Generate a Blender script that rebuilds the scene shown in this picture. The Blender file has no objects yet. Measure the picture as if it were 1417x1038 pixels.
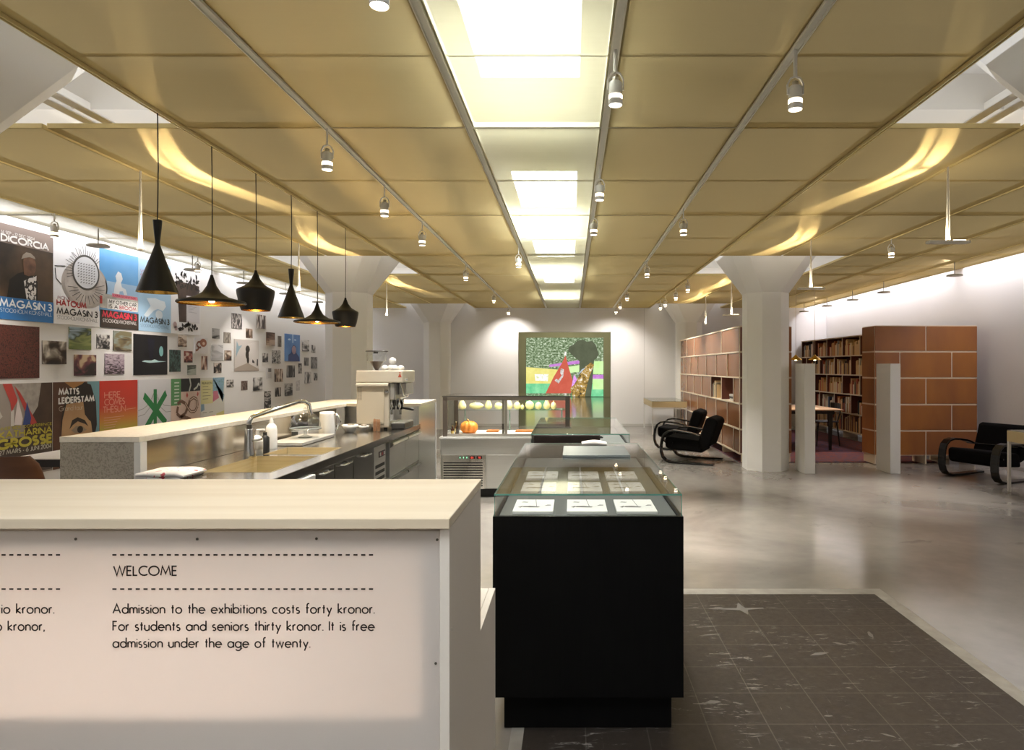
import bpy, bmesh, math, random
from mathutils import Vector, Matrix
random.seed(7)
C = bpy.context.scene.collection
S = bpy.context.scene
PI = math.pi

# ---------------------------------------------------------------- camera
# eye 1.45 m above the floor, looking level along +Y; lens shift as of a view camera
F = 880.0; CX = 791.0; CY = 508.0; EYE = 1.45
cam = bpy.data.cameras.new('camera'); camo = bpy.data.objects.new('camera', cam); C.objects.link(camo)
camo.location = (0, 0, EYE); camo.rotation_euler = (PI / 2, 0, 0)
cam.sensor_width = 36; cam.lens = 36 * F / 1417
cam.shift_x = -(CX - 708.5) / 1417; cam.shift_y = -(519 - CY) / 1417
cam.clip_start = 0.05; cam.clip_end = 100
S.camera = camo

# ---------------------------------------------------------------- world, exposure
w = bpy.data.worlds.new('sky'); S.world = w; w.use_nodes = True
w.node_tree.nodes['Background'].inputs[0].default_value = (0.86, 0.94, 1.0, 1)
w.node_tree.nodes['Background'].inputs[1].default_value = 7.0
S.view_settings.view_transform = 'Standard'; S.view_settings.look = 'None'
S.view_settings.exposure = 0.42; S.view_settings.gamma = 1
S.view_settings.use_curve_mapping = False
S.cycles.max_bounces = 10; S.cycles.transparent_max_bounces = 24
S.cycles.diffuse_bounces = 5; S.cycles.glossy_bounces = 5
S.cycles.caustics_reflective = False; S.cycles.caustics_refractive = False
S.cycles.sample_clamp_indirect = 6

def area(name, loc, rot, sx, sy, power, col=(1, 1, 1), parent=None, spread=PI):
    l = bpy.data.lights.new(name, 'AREA'); l.shape = 'RECTANGLE'; l.size = sx; l.size_y = sy
    l.energy = power; l.color = col; l.spread = spread
    o = bpy.data.objects.new(name, l); C.objects.link(o); o.location = loc; o.rotation_euler = rot
    if parent: o.parent = parent
    return o

WARM = (1.0, 0.94, 0.87); COOL = (0.88, 0.93, 1.0); NEUT = (1.0, 0.93, 0.84)
ROOF = 3.25      # underside of the concrete slab
CEIL = 2.90      # the hung mesh ceiling
POW_SPOT = 200; POW_END = 1; POW_UP = 7
SKYLIGHTS = [(-0.55 + 3.2 * k - 3.2, 0.75 + 3.2 * k - 3.2) for k in range(0, 6)]   # y ranges, 3.2 m apart
SKX = (-0.56, 0.05)
for i, (y0, y1) in enumerate(SKYLIGHTS):            # daylight falling through each roof light
    area('daylight', ((SKX[0] + SKX[1]) / 2, (y0 + y1) / 2, ROOF + 0.52), (0, 0, 0), 0.6, 1.25, 45 if i < 3 else 125, (0.87, 0.94, 1))
# tube lamps above the hung ceiling that wash the two long walls
area('wall_wash', (-5.60, 8.0, 3.16), (0, math.radians(-8), 0), 0.12, 15.0, 85, (0.93, 0.94, 1.0))
area('wall_wash', (6.00, 9.0, 3.16), (0, math.radians(8), 0), 0.12, 13.5, 90, (0.96, 0.93, 1.0))
# tube lamps in the void above the hung ceiling, shining up on the slab
for xa, xb in ((-5.3, -0.75), (0.25, 5.9)):
    area('ceiling_void_tubes', ((xa + xb) / 2, 7.5, 3.02), (PI, 0, 0), xb - xa, 16.0, 135, (0.94, 0.96, 1.0))
# unseen fill spots added behind the camera to brighten the desk
for x in (-2.2, -1.0):
    l = bpy.data.lights.new('fill_spot', 'SPOT'); l.energy = 22; l.color = WARM; l.spot_size = 1.2; l.spot_blend = .8; l.shadow_soft_size = .05
    o = bpy.data.objects.new('fill_spot', l); C.objects.link(o); o.location = (x, -1.6, 2.75); o.rotation_euler = (math.radians(52), 0, 0)

# ---------------------------------------------------------------- helpers
def lin(c):
    if isinstance(c, str):
        c = c.lstrip('#'); c = [int(c[i:i + 2], 16) / 255 for i in (0, 2, 4)]
        return tuple(v / 12.92 if v <= 0.04045 else ((v + 0.055) / 1.055) ** 2.4 for v in c)
    return tuple(c)

class NT:
    """short-hand for building a node tree"""
    def __init__(s, name):
        s.m = bpy.data.materials.new(name); s.m.use_nodes = True
        s.t = s.m.node_tree; s.t.nodes.clear()
        s.out = s.n('ShaderNodeOutputMaterial')
    def n(s, typ, **kw):
        nd = s.t.nodes.new(typ)
        for k, v in kw.items():
            if k.startswith('i_'):
                key = k[2:]; key = int(key) if key.isdigit() else key.replace('_', ' ')
                s.put(nd.inputs[key], v)
            else: setattr(nd, k, v)
        return nd
    def put(s, sock, v):
        if isinstance(v, bpy.types.NodeSocket): s.t.links.new(v, sock)
        elif isinstance(v, (tuple, list)) and len(v) == 3 and sock.type == 'RGBA': sock.default_value = (*v, 1)
        else: sock.default_value = v
    def mix(s, f, a, b, blend='MIX'):
        nd = s.t.nodes.new('ShaderNodeMix'); nd.data_type = 'RGBA'; nd.blend_type = blend
        s.put(nd.inputs[0], f); s.put(nd.inputs[6], a); s.put(nd.inputs[7], b)
        return nd.outputs[2]
    def math(s, op, a, b=0.0, clamp=False):
        nd = s.t.nodes.new('ShaderNodeMath'); nd.operation = op; nd.use_clamp = clamp
        s.put(nd.inputs[0], a); s.put(nd.inputs[1], b); return nd.outputs[0]
    def ramp(s, fac, stops, interp='LINEAR'):
        nd = s.t.nodes.new('ShaderNodeValToRGB'); cr = nd.color_ramp; cr.interpolation = interp
        while len(cr.elements) < len(stops): cr.elements.new(0.5)
        for e, (p, c) in zip(cr.elements, stops):
            e.position = p; c = lin(c) if isinstance(c, str) else c; e.color = (*c, 1)
        s.put(nd.inputs[0], fac); return nd.outputs[0]
    def coord(s, kind='Object', scale=(1, 1, 1), rot=(0, 0, 0), loc=(0, 0, 0)):
        tc = s.t.nodes.new('ShaderNodeTexCoord'); mp = s.t.nodes.new('ShaderNodeMapping')
        mp.inputs['Scale'].default_value = scale; mp.inputs['Rotation'].default_value = rot; mp.inputs['Location'].default_value = loc
        s.t.links.new(tc.outputs[kind], mp.inputs[0]); return mp.outputs[0]
    def noise(s, vec, scale=5, detail=3, rough=0.5, dist=0.0):
        nd = s.n('ShaderNodeTexNoise'); s.put(nd.inputs['Vector'], vec); nd.inputs['Scale'].default_value = scale
        nd.inputs['Detail'].default_value = detail; nd.inputs['Roughness'].default_value = rough; nd.inputs['Distortion'].default_value = dist
        return nd.outputs['Fac']
    def bsdf(s, col, rough=0.5, metal=0.0, **kw):
        b = s.n('ShaderNodeBsdfPrincipled'); s.put(b.inputs['Base Color'], col); s.put(b.inputs['Roughness'], rough)
        b.inputs['Metallic'].default_value = metal
        for k, v in kw.items(): s.put(b.inputs[k.replace('_', ' ')], v)
        return b
    def done(s, sh):
        s.t.links.new(sh.outputs[0] if hasattr(sh, 'outputs') else sh, s.out.inputs[0]); return s.m

_flat = {}
def flat(col, rough=0.5, metal=0.0, name=None, **kw):
    key = (str(col), rough, metal, name, str(kw))
    if key not in _flat:
        t = NT(name or 'plain_' + str(len(_flat)))
        _flat[key] = t.done(t.bsdf(lin(col), rough, metal, **kw))
    return _flat[key]
def emit(col, strength, name='lamp_glow'):
    key = ('E', str(col), strength)
    if key not in _flat:
        t = NT(name); e = t.n('ShaderNodeEmission'); t.put(e.inputs[0], lin(col)); e.inputs[1].default_value = strength
        _flat[key] = t.done(e)
    return _flat[key]
def speckle(col, col2, scale=200, rough=0.5, lo=0.55, hi=0.6, metal=0.0, bump=0.0):
    t = NT('speckled'); f = t.noise(t.coord(), scale, 2)
    c = t.ramp(f, [(lo, col), (hi, col2)])
    return t.done(t.bsdf(c, rough, metal))
def cloudy(col, col2, scale=3, rough=0.5, metal=0.0, stretch=(1, 1, 1), detail=4, lo=0.3, hi=0.7, name='mottled', **kw):
    t = NT(name); f = t.noise(t.coord(scale=stretch), scale, detail)
    return t.done(t.bsdf(t.ramp(f, [(lo, col), (hi, col2)]), rough, metal, **kw))
def glass(tint=(0.95, 1.0, 0.98), f0=1.5, name='clear_glass', edge=False):
    key = ('G', str(tint), f0)
    if key not in _flat:
        t = NT(name); lw = t.n('ShaderNodeLayerWeight'); lw.inputs[0].default_value = 0.5
        k = ((f0 - 1) / (f0 + 1)) ** 2
        fr = t.math('ADD', t.math('MULTIPLY', t.math('POWER', lw.outputs['Facing'], 5.0), 1 - k), k)
        a = t.n('ShaderNodeBsdfTransparent'); t.put(a.inputs[0], tint)
        g = t.n('ShaderNodeBsdfGlossy'); g.inputs['Roughness'].default_value = 0.0
        m = t.n('ShaderNodeMixShader'); t.put(m.inputs[0], fr); t.t.links.new(a.outputs[0], m.inputs[1]); t.t.links.new(g.outputs[0], m.inputs[2])
        _flat[key] = t.done(m)
    return _flat[key]

def wloc(o):
    v = Vector((0, 0, 0))
    while o is not None: v += Vector(o.location); o = o.parent
    return v
class MB:
    """collects shapes given in world coordinates and links them as ONE mesh object"""
    def __init__(s): s.v = []; s.f = []; s.sm = []
    def add(s, vs, fs, smooth=False):
        b = len(s.v); s.v += [Vector(v) for v in vs]
        for f in fs: s.f.append([b + i for i in f]); s.sm.append(smooth)
        return s
    def box(s, x0, x1, y0, y1, z0, z1, M=None):
        x0, x1 = min(x0, x1), max(x0, x1); y0, y1 = min(y0, y1), max(y0, y1); z0, z1 = min(z0, z1), max(z0, z1)
        vs = [Vector((x, y, z)) for z in (z0, z1) for y in (y0, y1) for x in (x0, x1)]
        if M is not None: vs = [M @ v for v in vs]
        return s.add(vs, [(0, 2, 3, 1), (4, 5, 7, 6), (0, 1, 5, 4), (2, 6, 7, 3), (0, 4, 6, 2), (1, 3, 7, 5)])
    def hexa(s, bot, top):
        n = len(bot); vs = list(bot) + list(top)
        fs = [tuple(range(n - 1, -1, -1)), tuple(range(n, 2 * n))] + [(i, (i + 1) % n, n + (i + 1) % n, n + i) for i in range(n)]
        return s.add(vs, fs)
    def prism(s, pts, axis, a, b):
        """polygon in the two axes other than AXIS, extruded from a to b"""
        def mk(p, q):
            return {'x': (q, p[0], p[1]), 'y': (p[0], q, p[1]), 'z': (p[0], p[1], q)}[axis]
        return s.hexa([mk(p, a) for p in pts], [mk(p, b) for p in pts])
    def poly(s, pts): return s.add(pts, [tuple(range(len(pts)))])
    def rings(s, rings, cap=True, smooth=True, closed=True):
        n = len(rings[0]); vs = [p for r in rings for p in r]; fs = []
        for i in range(len(rings) - 1):
            for j in range(n if closed else n - 1):
                k = (j + 1) % n; fs.append((i * n + j, i * n + k, (i + 1) * n + k, (i + 1) * n + j))
        s.add(vs, fs, smooth)
        if cap and closed:
            s.add(rings[0], [tuple(range(n - 1, -1, -1))]); s.add(rings[-1], [tuple(range(n))])
        return s
    def lathe(s, prof, c, seg=24, cap=True, lobes=0, depth=0.0):
        rs = []
        for r, z in prof:
            rs.append([(c[0] + r * (1 + depth * (abs(math.cos(lobes * a / 2)) - 1 if lobes else 0)) * math.cos(a), c[1] + r * (1 + depth * (abs(math.cos(lobes * a / 2)) - 1 if lobes else 0)) * math.sin(a), c[2] + z)
                       for a in [2 * PI * i / seg for i in range(seg)]])
        return s.rings(rs, cap)
    def tube(s, pts, r, seg=8, cap=True):
        pts = [Vector(p) for p in pts]; rs = []; up = None
        rr = r if isinstance(r, (list, tuple)) else [r] * len(pts)
        for i, p in enumerate(pts):
            d = (pts[min(i + 1, len(pts) - 1)] - pts[max(i - 1, 0)]).normalized()
            if up is None: up = d.orthogonal().normalized()
            up = (up - d * up.dot(d)); up = up.normalized() if up.length > 1e-6 else d.orthogonal().normalized()
            q = d.cross(up)
            rs.append([p + (up * math.cos(a) + q * math.sin(a)) * rr[i] for a in [2 * PI * k / seg for k in range(seg)]])
        return s.rings(rs, cap)
    def band(s, pts, side, wd, th):
        """flat band of width WD (along SIDE) and thickness TH swept along PTS"""
        pts = [Vector(p) for p in pts]; side = Vector(side); rs = []
        for i, p in enumerate(pts):
            d = (pts[min(i + 1, len(pts) - 1)] - pts[max(i - 1, 0)]).normalized(); n = side.cross(d).normalized()
            rs.append([p + side * (sx * wd / 2) + n * (sn * th / 2) for sx, sn in ((-1, -1), (1, -1), (1, 1), (-1, 1))])
        return s.rings(rs, True, False)
    def build(s, name, m, parent=None, bevel=0.0, seg=2):
        base = wloc(parent) if parent else Vector((0, 0, 0))
        me = bpy.data.meshes.new(name)
        me.from_pydata([v - base for v in s.v], [], s.f); me.validate()
        if len(s.sm) == len(me.polygons): me.polygons.foreach_set('use_smooth', s.sm)
        bm = bmesh.new(); bm.from_mesh(me)
        bmesh.ops.recalc_face_normals(bm, faces=bm.faces)
        if bevel > 0:
            bmesh.ops.remove_doubles(bm, verts=bm.verts, dist=1e-5)
            ed = [e for e in bm.edges if len(e.link_faces) == 2 and e.calc_face_angle(0) > 0.6]
            bmesh.ops.bevel(bm, geom=ed, offset=bevel, segments=seg, affect='EDGES', profile=0.5)
        bm.to_mesh(me); bm.free()
        me.materials.append(m)
        o = bpy.data.objects.new(name, me); C.objects.link(o)
        if parent: o.parent = parent
        return o
def tag(o, label=None, cat=None, group=None, kind=None):
    if label: o['label'] = label
    if cat: o['category'] = cat
    if group: o['group'] = group
    if kind: o['kind'] = kind
    return o
def thing(name, loc, label, cat, group=None):
    o = bpy.data.objects.new(name, None); C.objects.link(o); o.location = loc; o.empty_display_size = 0.1
    return tag(o, label, cat, group)
def struct(name, mb, m, parent=None, bevel=0.0):
    o = mb.build(name, m, parent, bevel)
    if not parent: o['kind'] = 'structure'
    return o
def kids(o): return [c for c in bpy.data.objects if c.parent == o]
def copy_tree(o, parent=None):
    c = o.copy(); C.objects.link(c)
    if parent: c.parent = parent
    for k in list(o.children): copy_tree(k, c)
    return c
ORD = ['first', 'second', 'third', 'fourth', 'fifth', 'sixth', 'seventh', 'eighth', 'ninth', 'tenth', 'eleventh', 'twelfth']

# ---------------------------------------------------------------- geometric sans lettering drawn as strokes (cap height 1)
def arc(cx, cy, rx, ry, a0, a1, n=None):
    n = n or max(4, int(abs(a1 - a0) / 18))
    return [(cx + rx * math.cos(math.radians(a0 + (a1 - a0) * i / n)), cy + ry * math.sin(math.radians(a0 + (a1 - a0) * i / n))) for i in range(n + 1)]
X = 0.62; R = 0.31
GL = {
 'A': (.80, [[(0, 0), (.40, 1), (.80, 0)], [(.14, .33), (.66, .33)]]),
 'B': (.50, [[(.22, .52), (0, .52), (0, 1), (.2, 1)] + arc(.22, .76, .22, .24, 90, -90), [(0, .52), (0, 0), (.22, 0)] + arc(.22, .26, .28, .26, -90, 90)]),
 'C': (.80, [arc(.5, .5, .5, .5, 50, 310)]),
 'D': (.68, [[(0, 0), (0, 1), (.18, 1)] + arc(.18, .5, .5, .5, 90, -90) + [(0, 0)]]),
 'E': (.44, [[(.44, 1), (0, 1), (0, 0), (.44, 0)], [(0, .52), (.40, .52)]]),
 'F': (.42, [[(.42, 1), (0, 1), (0, 0)], [(0, .52), (.38, .52)]]),
 'G': (.98, [arc(.5, .5, .5, .5, 45, 350) + [(.98, .46), (.58, .46)]]),
 'H': (.64, [[(0, 0), (0, 1)], [(.64, 0), (.64, 1)], [(0, .52), (.64, .52)]]),
 'I': (.0, [[(0, 0), (0, 1)]]),
 'J': (.30, [[(.3, 1), (.3, .15)] + arc(.13, .15, .17, .17, 0, -140)]),
 'K': (.60, [[(0, 0), (0, 1)], [(.56, 1), (.02, .5), (.60, 0)]]),
 'L': (.40, [[(0, 1), (0, 0), (.40, 0)]]),
 'M': (.96, [[(0, 0), (.16, 1), (.48, .18), (.80, 1), (.96, 0)]]),
 'N': (.72, [[(0, 0), (0, 1), (.72, 0), (.72, 1)]]),
 'O': (1.0, [arc(.5, .5, .5, .5, 0, 360, 24)]),
 'P': (.48, [[(0, 0), (0, 1), (.2, 1)] + arc(.2, .73, .28, .27, 90, -90) + [(0, .46)]]),
 'R': (.52, [[(0, 0), (0, 1), (.2, 1)] + arc(.2, .74, .28, .26, 90, -90) + [(0, .48)], [(.2, .48), (.52, 0)]]),
 'S': (.50, [arc(.25, .75, .22, .25, 40, 270) + arc(.25, .25, .25, .25, 90, -140)]),
 'T': (.56, [[(0, 1), (.56, 1)], [(.28, 1), (.28, 0)]]),
 'U': (.58, [[(0, 1), (0, .29)] + arc(.29, .29, .29, .29, 180, 360) + [(.58, 1)]]),
 'V': (.70, [[(0, 1), (.35, 0), (.70, 1)]]),
 'W': (1.14, [[(0, 1), (.30, 0), (.57, 1), (.84, 0), (1.14, 1)]]),
 'Y': (.66, [[(0, 1), (.33, .46), (.66, 1)], [(.33, .46), (.33, 0)]]),
 '0': (.56, [arc(.28, .5, .28, .5, 0, 360, 20)]), '1': (.18, [[(0, .86), (.18, 1), (.18, 0)]]),
 '2': (.52, [arc(.26, .74, .26, .26, 165, -35) + [(0, 0), (.52, 0)]]),
 '3': (.48, [arc(.23, .76, .21, .24, 150, -80) + arc(.22, .26, .26, .26, 85, -150)]),
 '4': (.56, [[(.42, 0), (.42, 1), (0, .25), (.56, .25)]]),
 '6': (.54, [[(.38, 1), (.06, .44)], arc(.27, .28, .27, .28, 0, 360, 20)]),
 '7': (.50, [[(0, 1), (.50, 1), (.14, 0)]]), '8': (.5, [arc(.25, .77, .21, .23, 0, 360, 16), arc(.25, .27, .25, .27, 0, 360, 16)]),
 'a': (X, [arc(R, R, R, R, 0, 360, 20), [(X, X), (X, 0)]]),
 'b': (X, [[(0, 1.08), (0, 0)], arc(R, R, R, R, 0, 360, 20)]),
 'c': (.50, [arc(R, R, R, R, 52, 308)]),
 'd': (X, [arc(R, R, R, R, 0, 360, 20), [(X, 1.08), (X, 0)]]),
 'e': (.62, [[(0, .33), (.62, .33)] + arc(R, R, R, R, 4, 318)]),
 'f': (.30, [arc(.29, .9, .17, .17, 70, 180) + [(.12, 0)], [(0, .60), (.30, .60)]]),
 'g': (X, [arc(R, R, R, R, 0, 360, 20), [(X, X), (X, -.08)] + arc(R, -.08, R, .26, 0, -150)]),
 'h': (.48, [[(0, 1.08), (0, 0)], [(0, .38)] + arc(.24, .38, .24, .24, 180, 0) + [(.48, 0)]]),
 'i': (.0, [[(0, X), (0, 0)], [(0, .84), (0, .92)]]),
 'k': (.44, [[(0, 1.08), (0, 0)], [(.40, X), (.02, .30), (.44, 0)]]),
 'l': (.0, [[(0, 1.08), (0, 0)]]),
 'm': (.78, [[(0, X), (0, 0)], [(0, .42)] + arc(.195, .42, .195, .20, 180, 0) + [(.39, 0)], [(.39, .42)] + arc(.585, .42, .195, .20, 180, 0) + [(.78, 0)]]),
 'n': (.48, [[(0, X), (0, 0)], [(0, .38)] + arc(.24, .38, .24, .24, 180, 0) + [(.48, 0)]]),
 'o': (X, [arc(R, R, R, R, 0, 360, 20)]),
 'p': (X, [[(0, X), (0, -.36)], arc(R, R, R, R, 0, 360, 20)]),
 'r': (.26, [[(0, X), (0, 0)], [(0, .40)] + arc(.2, .40, .2, .22, 180, 70)]),
 's': (.34, [arc(.17, .47, .15, .15, 45, 270) + arc(.17, .16, .17, .16, 90, -140)]),
 't': (.28, [[(.14, .90), (.14, 0)], [(0, .60), (.28, .60)]]),
 'u': (.48, [[(0, X), (0, .24)] + arc(.24, .24, .24, .24, 180, 360), [(.48, X), (.48, 0)]]),
 'v': (.48, [[(0, X), (.24, 0), (.48, X)]]),
 'w': (.80, [[(0, X), (.2, 0), (.40, X), (.60, 0), (.80, X)]]),
 'x': (.46, [[(0, X), (.46, 0)], [(.46, X), (0, 0)]]),
 'y': (.50, [[(0, X), (.26, .04)], [(.50, X), (.12, -.36)]]),
 '.': (.0, [[(0, -.01), (0, .08)]]), ',': (.06, [[(.06, .09), (0, -.14)]]), '-': (.26, [[(0, .34), (.26, .34)]]),
}
def write(mb, text, size, o, u, v, wt=0.09, track=0.22, space=0.34, fit=None, align='l'):
    """adds TEXT as flat strokes; O is the baseline start, U the reading direction, V up"""
    o, u, v = Vector(o), Vector(u), Vector(v); x = 0.0; strokes = []
    for ch in text:
        if ch == ' ': x += space; continue
        adv, ls = GL[ch]
        strokes += [[(px + x, py) for px, py in l] for l in ls]; x += adv + track
    tot = max(x - track, 0.01); sx = size if not fit else fit / tot
    off = {'l': 0, 'r': -tot * sx, 'c': -tot * sx / 2}[align]
    h = wt * size / 2
    for l in strokes:
        p = [(a * sx + off, b * size) for a, b in l]; n = len(p)
        closed = n > 3 and math.hypot(p[0][0] - p[-1][0], p[0][1] - p[-1][1]) < 1e-6
        L = []; Rr = []
        for i in range(n):
            a = p[i - 1] if i else (p[-2] if closed else None); c = p[i + 1] if i < n - 1 else (p[1] if closed else None)
            d1 = d2 = None
            if a: q = math.hypot(p[i][0] - a[0], p[i][1] - a[1]) or 1; d1 = ((p[i][0] - a[0]) / q, (p[i][1] - a[1]) / q)
            if c: q = math.hypot(c[0] - p[i][0], c[1] - p[i][1]) or 1; d2 = ((c[0] - p[i][0]) / q, (c[1] - p[i][1]) / q)
            d1 = d1 or d2; d2 = d2 or d1
            mx, my = -(d1[1] + d2[1]), d1[0] + d2[0]; q = math.hypot(mx, my)
            if q < 0.3: mx, my = -d1[1], d1[0]; k = 1
            else: mx /= q; my /= q; k = min(2.2, 1 / max(0.3, mx * -d1[1] + my * d1[0]))
            L.append((p[i][0] + mx * h * k, p[i][1] + my * h * k)); Rr.append((p[i][0] - mx * h * k, p[i][1] - my * h * k))
        vs = [o + u * a + v * b for a, b in L] + [o + u * a + v * b for a, b in Rr]
        mb.add(vs, [(i, i + 1, n + i + 1, n + i) for i in range(n - 1)])
    return mb
# ================================================================ the room
WL, WR, YB, YF = -5.75, 6.25, 15.6, -4.5
white = cloudy('#e6e3e1', '#ebe9e8', 0.6, 0.75, name='white_paint')
white_col = cloudy('#e6e4e0', '#ebe9e6', 0.8, 0.6, name='column_paint')

def concrete():
    t = NT('polished_concrete'); v = t.coord(); big = t.noise(v, 0.55, 5, 0.6, 0.6); fine = t.noise(v, 6, 5, 0.65)
    blot = t.noise(t.coord(loc=(3, 1, 0)), 1.7, 6, 0.7, 1.2)
    c = t.ramp(big, [(0.30, '#7a756f'), (0.5, '#99938b'), (0.72, '#aea79e')])
    c = t.mix(t.math('MULTIPLY', fine, 0.35), c, lin('#5d5852'))
    c = t.mix(t.ramp(blot, [(0.62, (0, 0, 0)), (0.75, (0.55, 0.55, 0.55))]), c, lin('#585149'))
    r = t.math('ADD', t.math('MULTIPLY', blot, 0.20), 0.06)
    return t.done(t.bsdf(c, r, 0, Specular_IOR_Level=0.55))
M_conc = concrete()
m = MB(); m.box(WL - .2, WR + .2, YF - .2, YB, -0.1, 0); floor_o = struct('floor', m, M_conc)

# patch of old dark tiles let into the concrete by the desk, 25 cm tiles
def old_tile():
    t = NT('old_dark_tiles'); v = t.coord()
    br = t.n('ShaderNodeTexBrick'); t.put(br.inputs['Vector'], t.coord(loc=(-0.055, -0.115, 0)))
    br.offset = 0; br.squash = 1; br.inputs['Scale'].default_value = 1
    br.inputs['Brick Width'].default_value = 0.246; br.inputs['Row Height'].default_value = 0.246
    br.inputs['Mortar Size'].default_value = 0.0028; br.inputs['Mortar Smooth'].default_value = 0.3
    t.put(br.inputs['Color1'], lin('#3a332c')); t.put(br.inputs['Color2'], lin('#302a26')); t.put(br.inputs['Mortar'], lin('#625c54'))
    g = t.noise(v, 26, 5, 0.75); big = t.noise(v, 2.1, 3)
    c = t.mix(t.math('MULTIPLY', g, 0.5), br.outputs['Color'], lin('#1c1917'))
    c = t.mix(t.math('MULTIPLY', big, 0.4), c, lin('#443a31'))
    chips = t.math('MULTIPLY', t.ramp(t.noise(t.coord(scale=(9, 40, 1)), 1, 5, 0.7, 1.0), [(0.58, (0, 0, 0)), (0.64, (1, 1, 1))]), t.ramp(t.noise(v, 3.2, 3), [(0.46, (0, 0, 0)), (0.58, (1, 1, 1))]))
    chips2 = t.math('MULTIPLY', t.ramp(t.noise(t.coord(scale=(50, 7, 1), loc=(7, 2, 0)), 1, 5, 0.7, 1.0), [(0.64, (0, 0, 0)), (0.69, (1, 1, 1))]), t.ramp(t.noise(v, 2.7, 3), [(0.5, (0, 0, 0)), (0.6, (1, 1, 1))]))
    c = t.mix(t.math('MULTIPLY', t.math('MAXIMUM', chips, chips2), 0.55), c, lin('#9b9690'))
    rr = t.math('ADD', t.math('MULTIPLY', g, 0.25), 0.30)
    bp = t.n('ShaderNodeBump'); bp.inputs['Strength'].default_value = 0.12; bp.inputs['Distance'].default_value = 0.004; t.put(bp.inputs['Height'], g)
    b = t.bsdf(c, rr, 0, Specular_IOR_Level=0.45); t.t.links.new(bp.outputs[0], b.inputs['Normal']); return t.done(b)
PX0, PX1, PY0, PY1 = -0.19, 1.93, -1.0, 4.05
m = MB(); m.box(PX0, PX1, PY0, PY1, 0.0, 0.004); struct('floor_tiles', m, old_tile())
cem = cloudy('#a8a298', '#8f897f', 9, 0.5, name='cement_strip')
m = MB(); m.box(PX0 - .05, PX1 + .08, PY1, PY1 + 0.10, 0, 0.004); m.box(PX1, PX1 + .08, PY0, PY1, 0, 0.004); m.box(PX0 - .05, PX0, PY0, PY1, 0, 0.004)
struct('floor_joint', m, cem)
# torn-away spots in the tiles
m = MB(); rs = random.Random(5)
def scuff(x, y, pts): m.poly([(x + a, y + b, 0.0048) for a, b in pts])
d0 = 3.80; cx0 = 1.0
scuff(cx0, d0, [(-.17, .012), (-.01, .015), (.02, .10), (.04, .015), (.15, .02), (.15, .005), (.05, -.012), (.03, -.09), (.0, -.02), (-.17, 0)])
for k in range(16):
    x = rs.uniform(.5, 1.7); y = rs.uniform(2.35, 3.5); a = rs.uniform(-.5, .5) + (PI / 2 if rs.random() < .4 else 0); L = rs.uniform(.02, .07); wd = rs.uniform(.005, .018)
    ca, sa = math.cos(a), math.sin(a)
    0 if k % 2 else scuff(x, y, [(ca * p - sa * q, sa * p + ca * q) for p, q in ((-L, 0), (-L * .2, wd), (L * .7, wd * .6), (L, -wd * .2), (0, -wd * .7))])
sc = struct('floor_scuffs', m, flat('#6f6b65', 0.5)); sc['kind'] = 'structure'

m = MB(); m.box(WL - .15, WL, YF, YB, 0, ROOF); struct('wall_left', m, white)
m = MB(); m.box(WR, WR + .15, YF, YB, 0, ROOF); struct('wall_right', m, white)
m = MB(); m.box(WL - .15, WR + .15, YF - .15, YF, 0, ROOF); struct('wall_front', m, white)
# back wall with the wide doorway into the film room
DX0, DX1, DZ = -1.31, 0.96, 2.31
m = MB(); m.box(WL - .15, DX0, YB, YB + .15, 0, ROOF); m.box(DX1, WR + .15, YB, YB + .15, 0, ROOF); m.box(DX0, DX1, YB, YB + .15, DZ, ROOF)
struct('wall_back', m, white)
m = MB(); m.box(1.78, 1.785, YB - .001, YB, 0, ROOF); struct('trim_wall_joint', m, flat('#a9a6a2', .7))
m = MB()
for x0, x1 in ((WL, DX0), (DX1, 2.2)): m.box(x0, x1, YB - .012, YB, 0, 0.06)
struct('baseboard_back', m, flat('#c9c6c1', .5))
m = MB(); m.box(WR - .012, WR, 2, YB, 0, .06); struct('baseboard_right', m, flat('#c9c6c1', .5))
# film room beyond
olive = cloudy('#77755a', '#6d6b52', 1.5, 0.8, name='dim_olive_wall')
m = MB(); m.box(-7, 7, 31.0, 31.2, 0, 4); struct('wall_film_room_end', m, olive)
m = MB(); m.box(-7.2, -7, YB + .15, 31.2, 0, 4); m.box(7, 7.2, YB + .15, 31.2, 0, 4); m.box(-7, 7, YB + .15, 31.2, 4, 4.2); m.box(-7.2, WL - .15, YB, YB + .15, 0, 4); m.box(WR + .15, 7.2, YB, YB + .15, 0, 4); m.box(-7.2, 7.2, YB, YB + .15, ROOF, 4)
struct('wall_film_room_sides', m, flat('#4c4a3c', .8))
t = NT('dark_glossy_floor'); m = MB(); m.box(-7, 7, YB, 31.2, -0.1, 0)
struct('floor_film_room', m, t.done(t.bsdf(t.ramp(t.noise(t.coord(), 2, 4), [(.3, '#45433a'), (.7, '#56534a')]), 0.13, 0, Specular_IOR_Level=0.6)))
l = bpy.data.lights.new('film_room_fill', 'POINT'); l.energy = 900; l.color = (1, .95, .75); l.shadow_soft_size = .4  # unseen lamp added to brighten the olive end wall
o = bpy.data.objects.new('film_room_fill', l); C.objects.link(o); o.location = (0, 26.5, 3.7)

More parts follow.
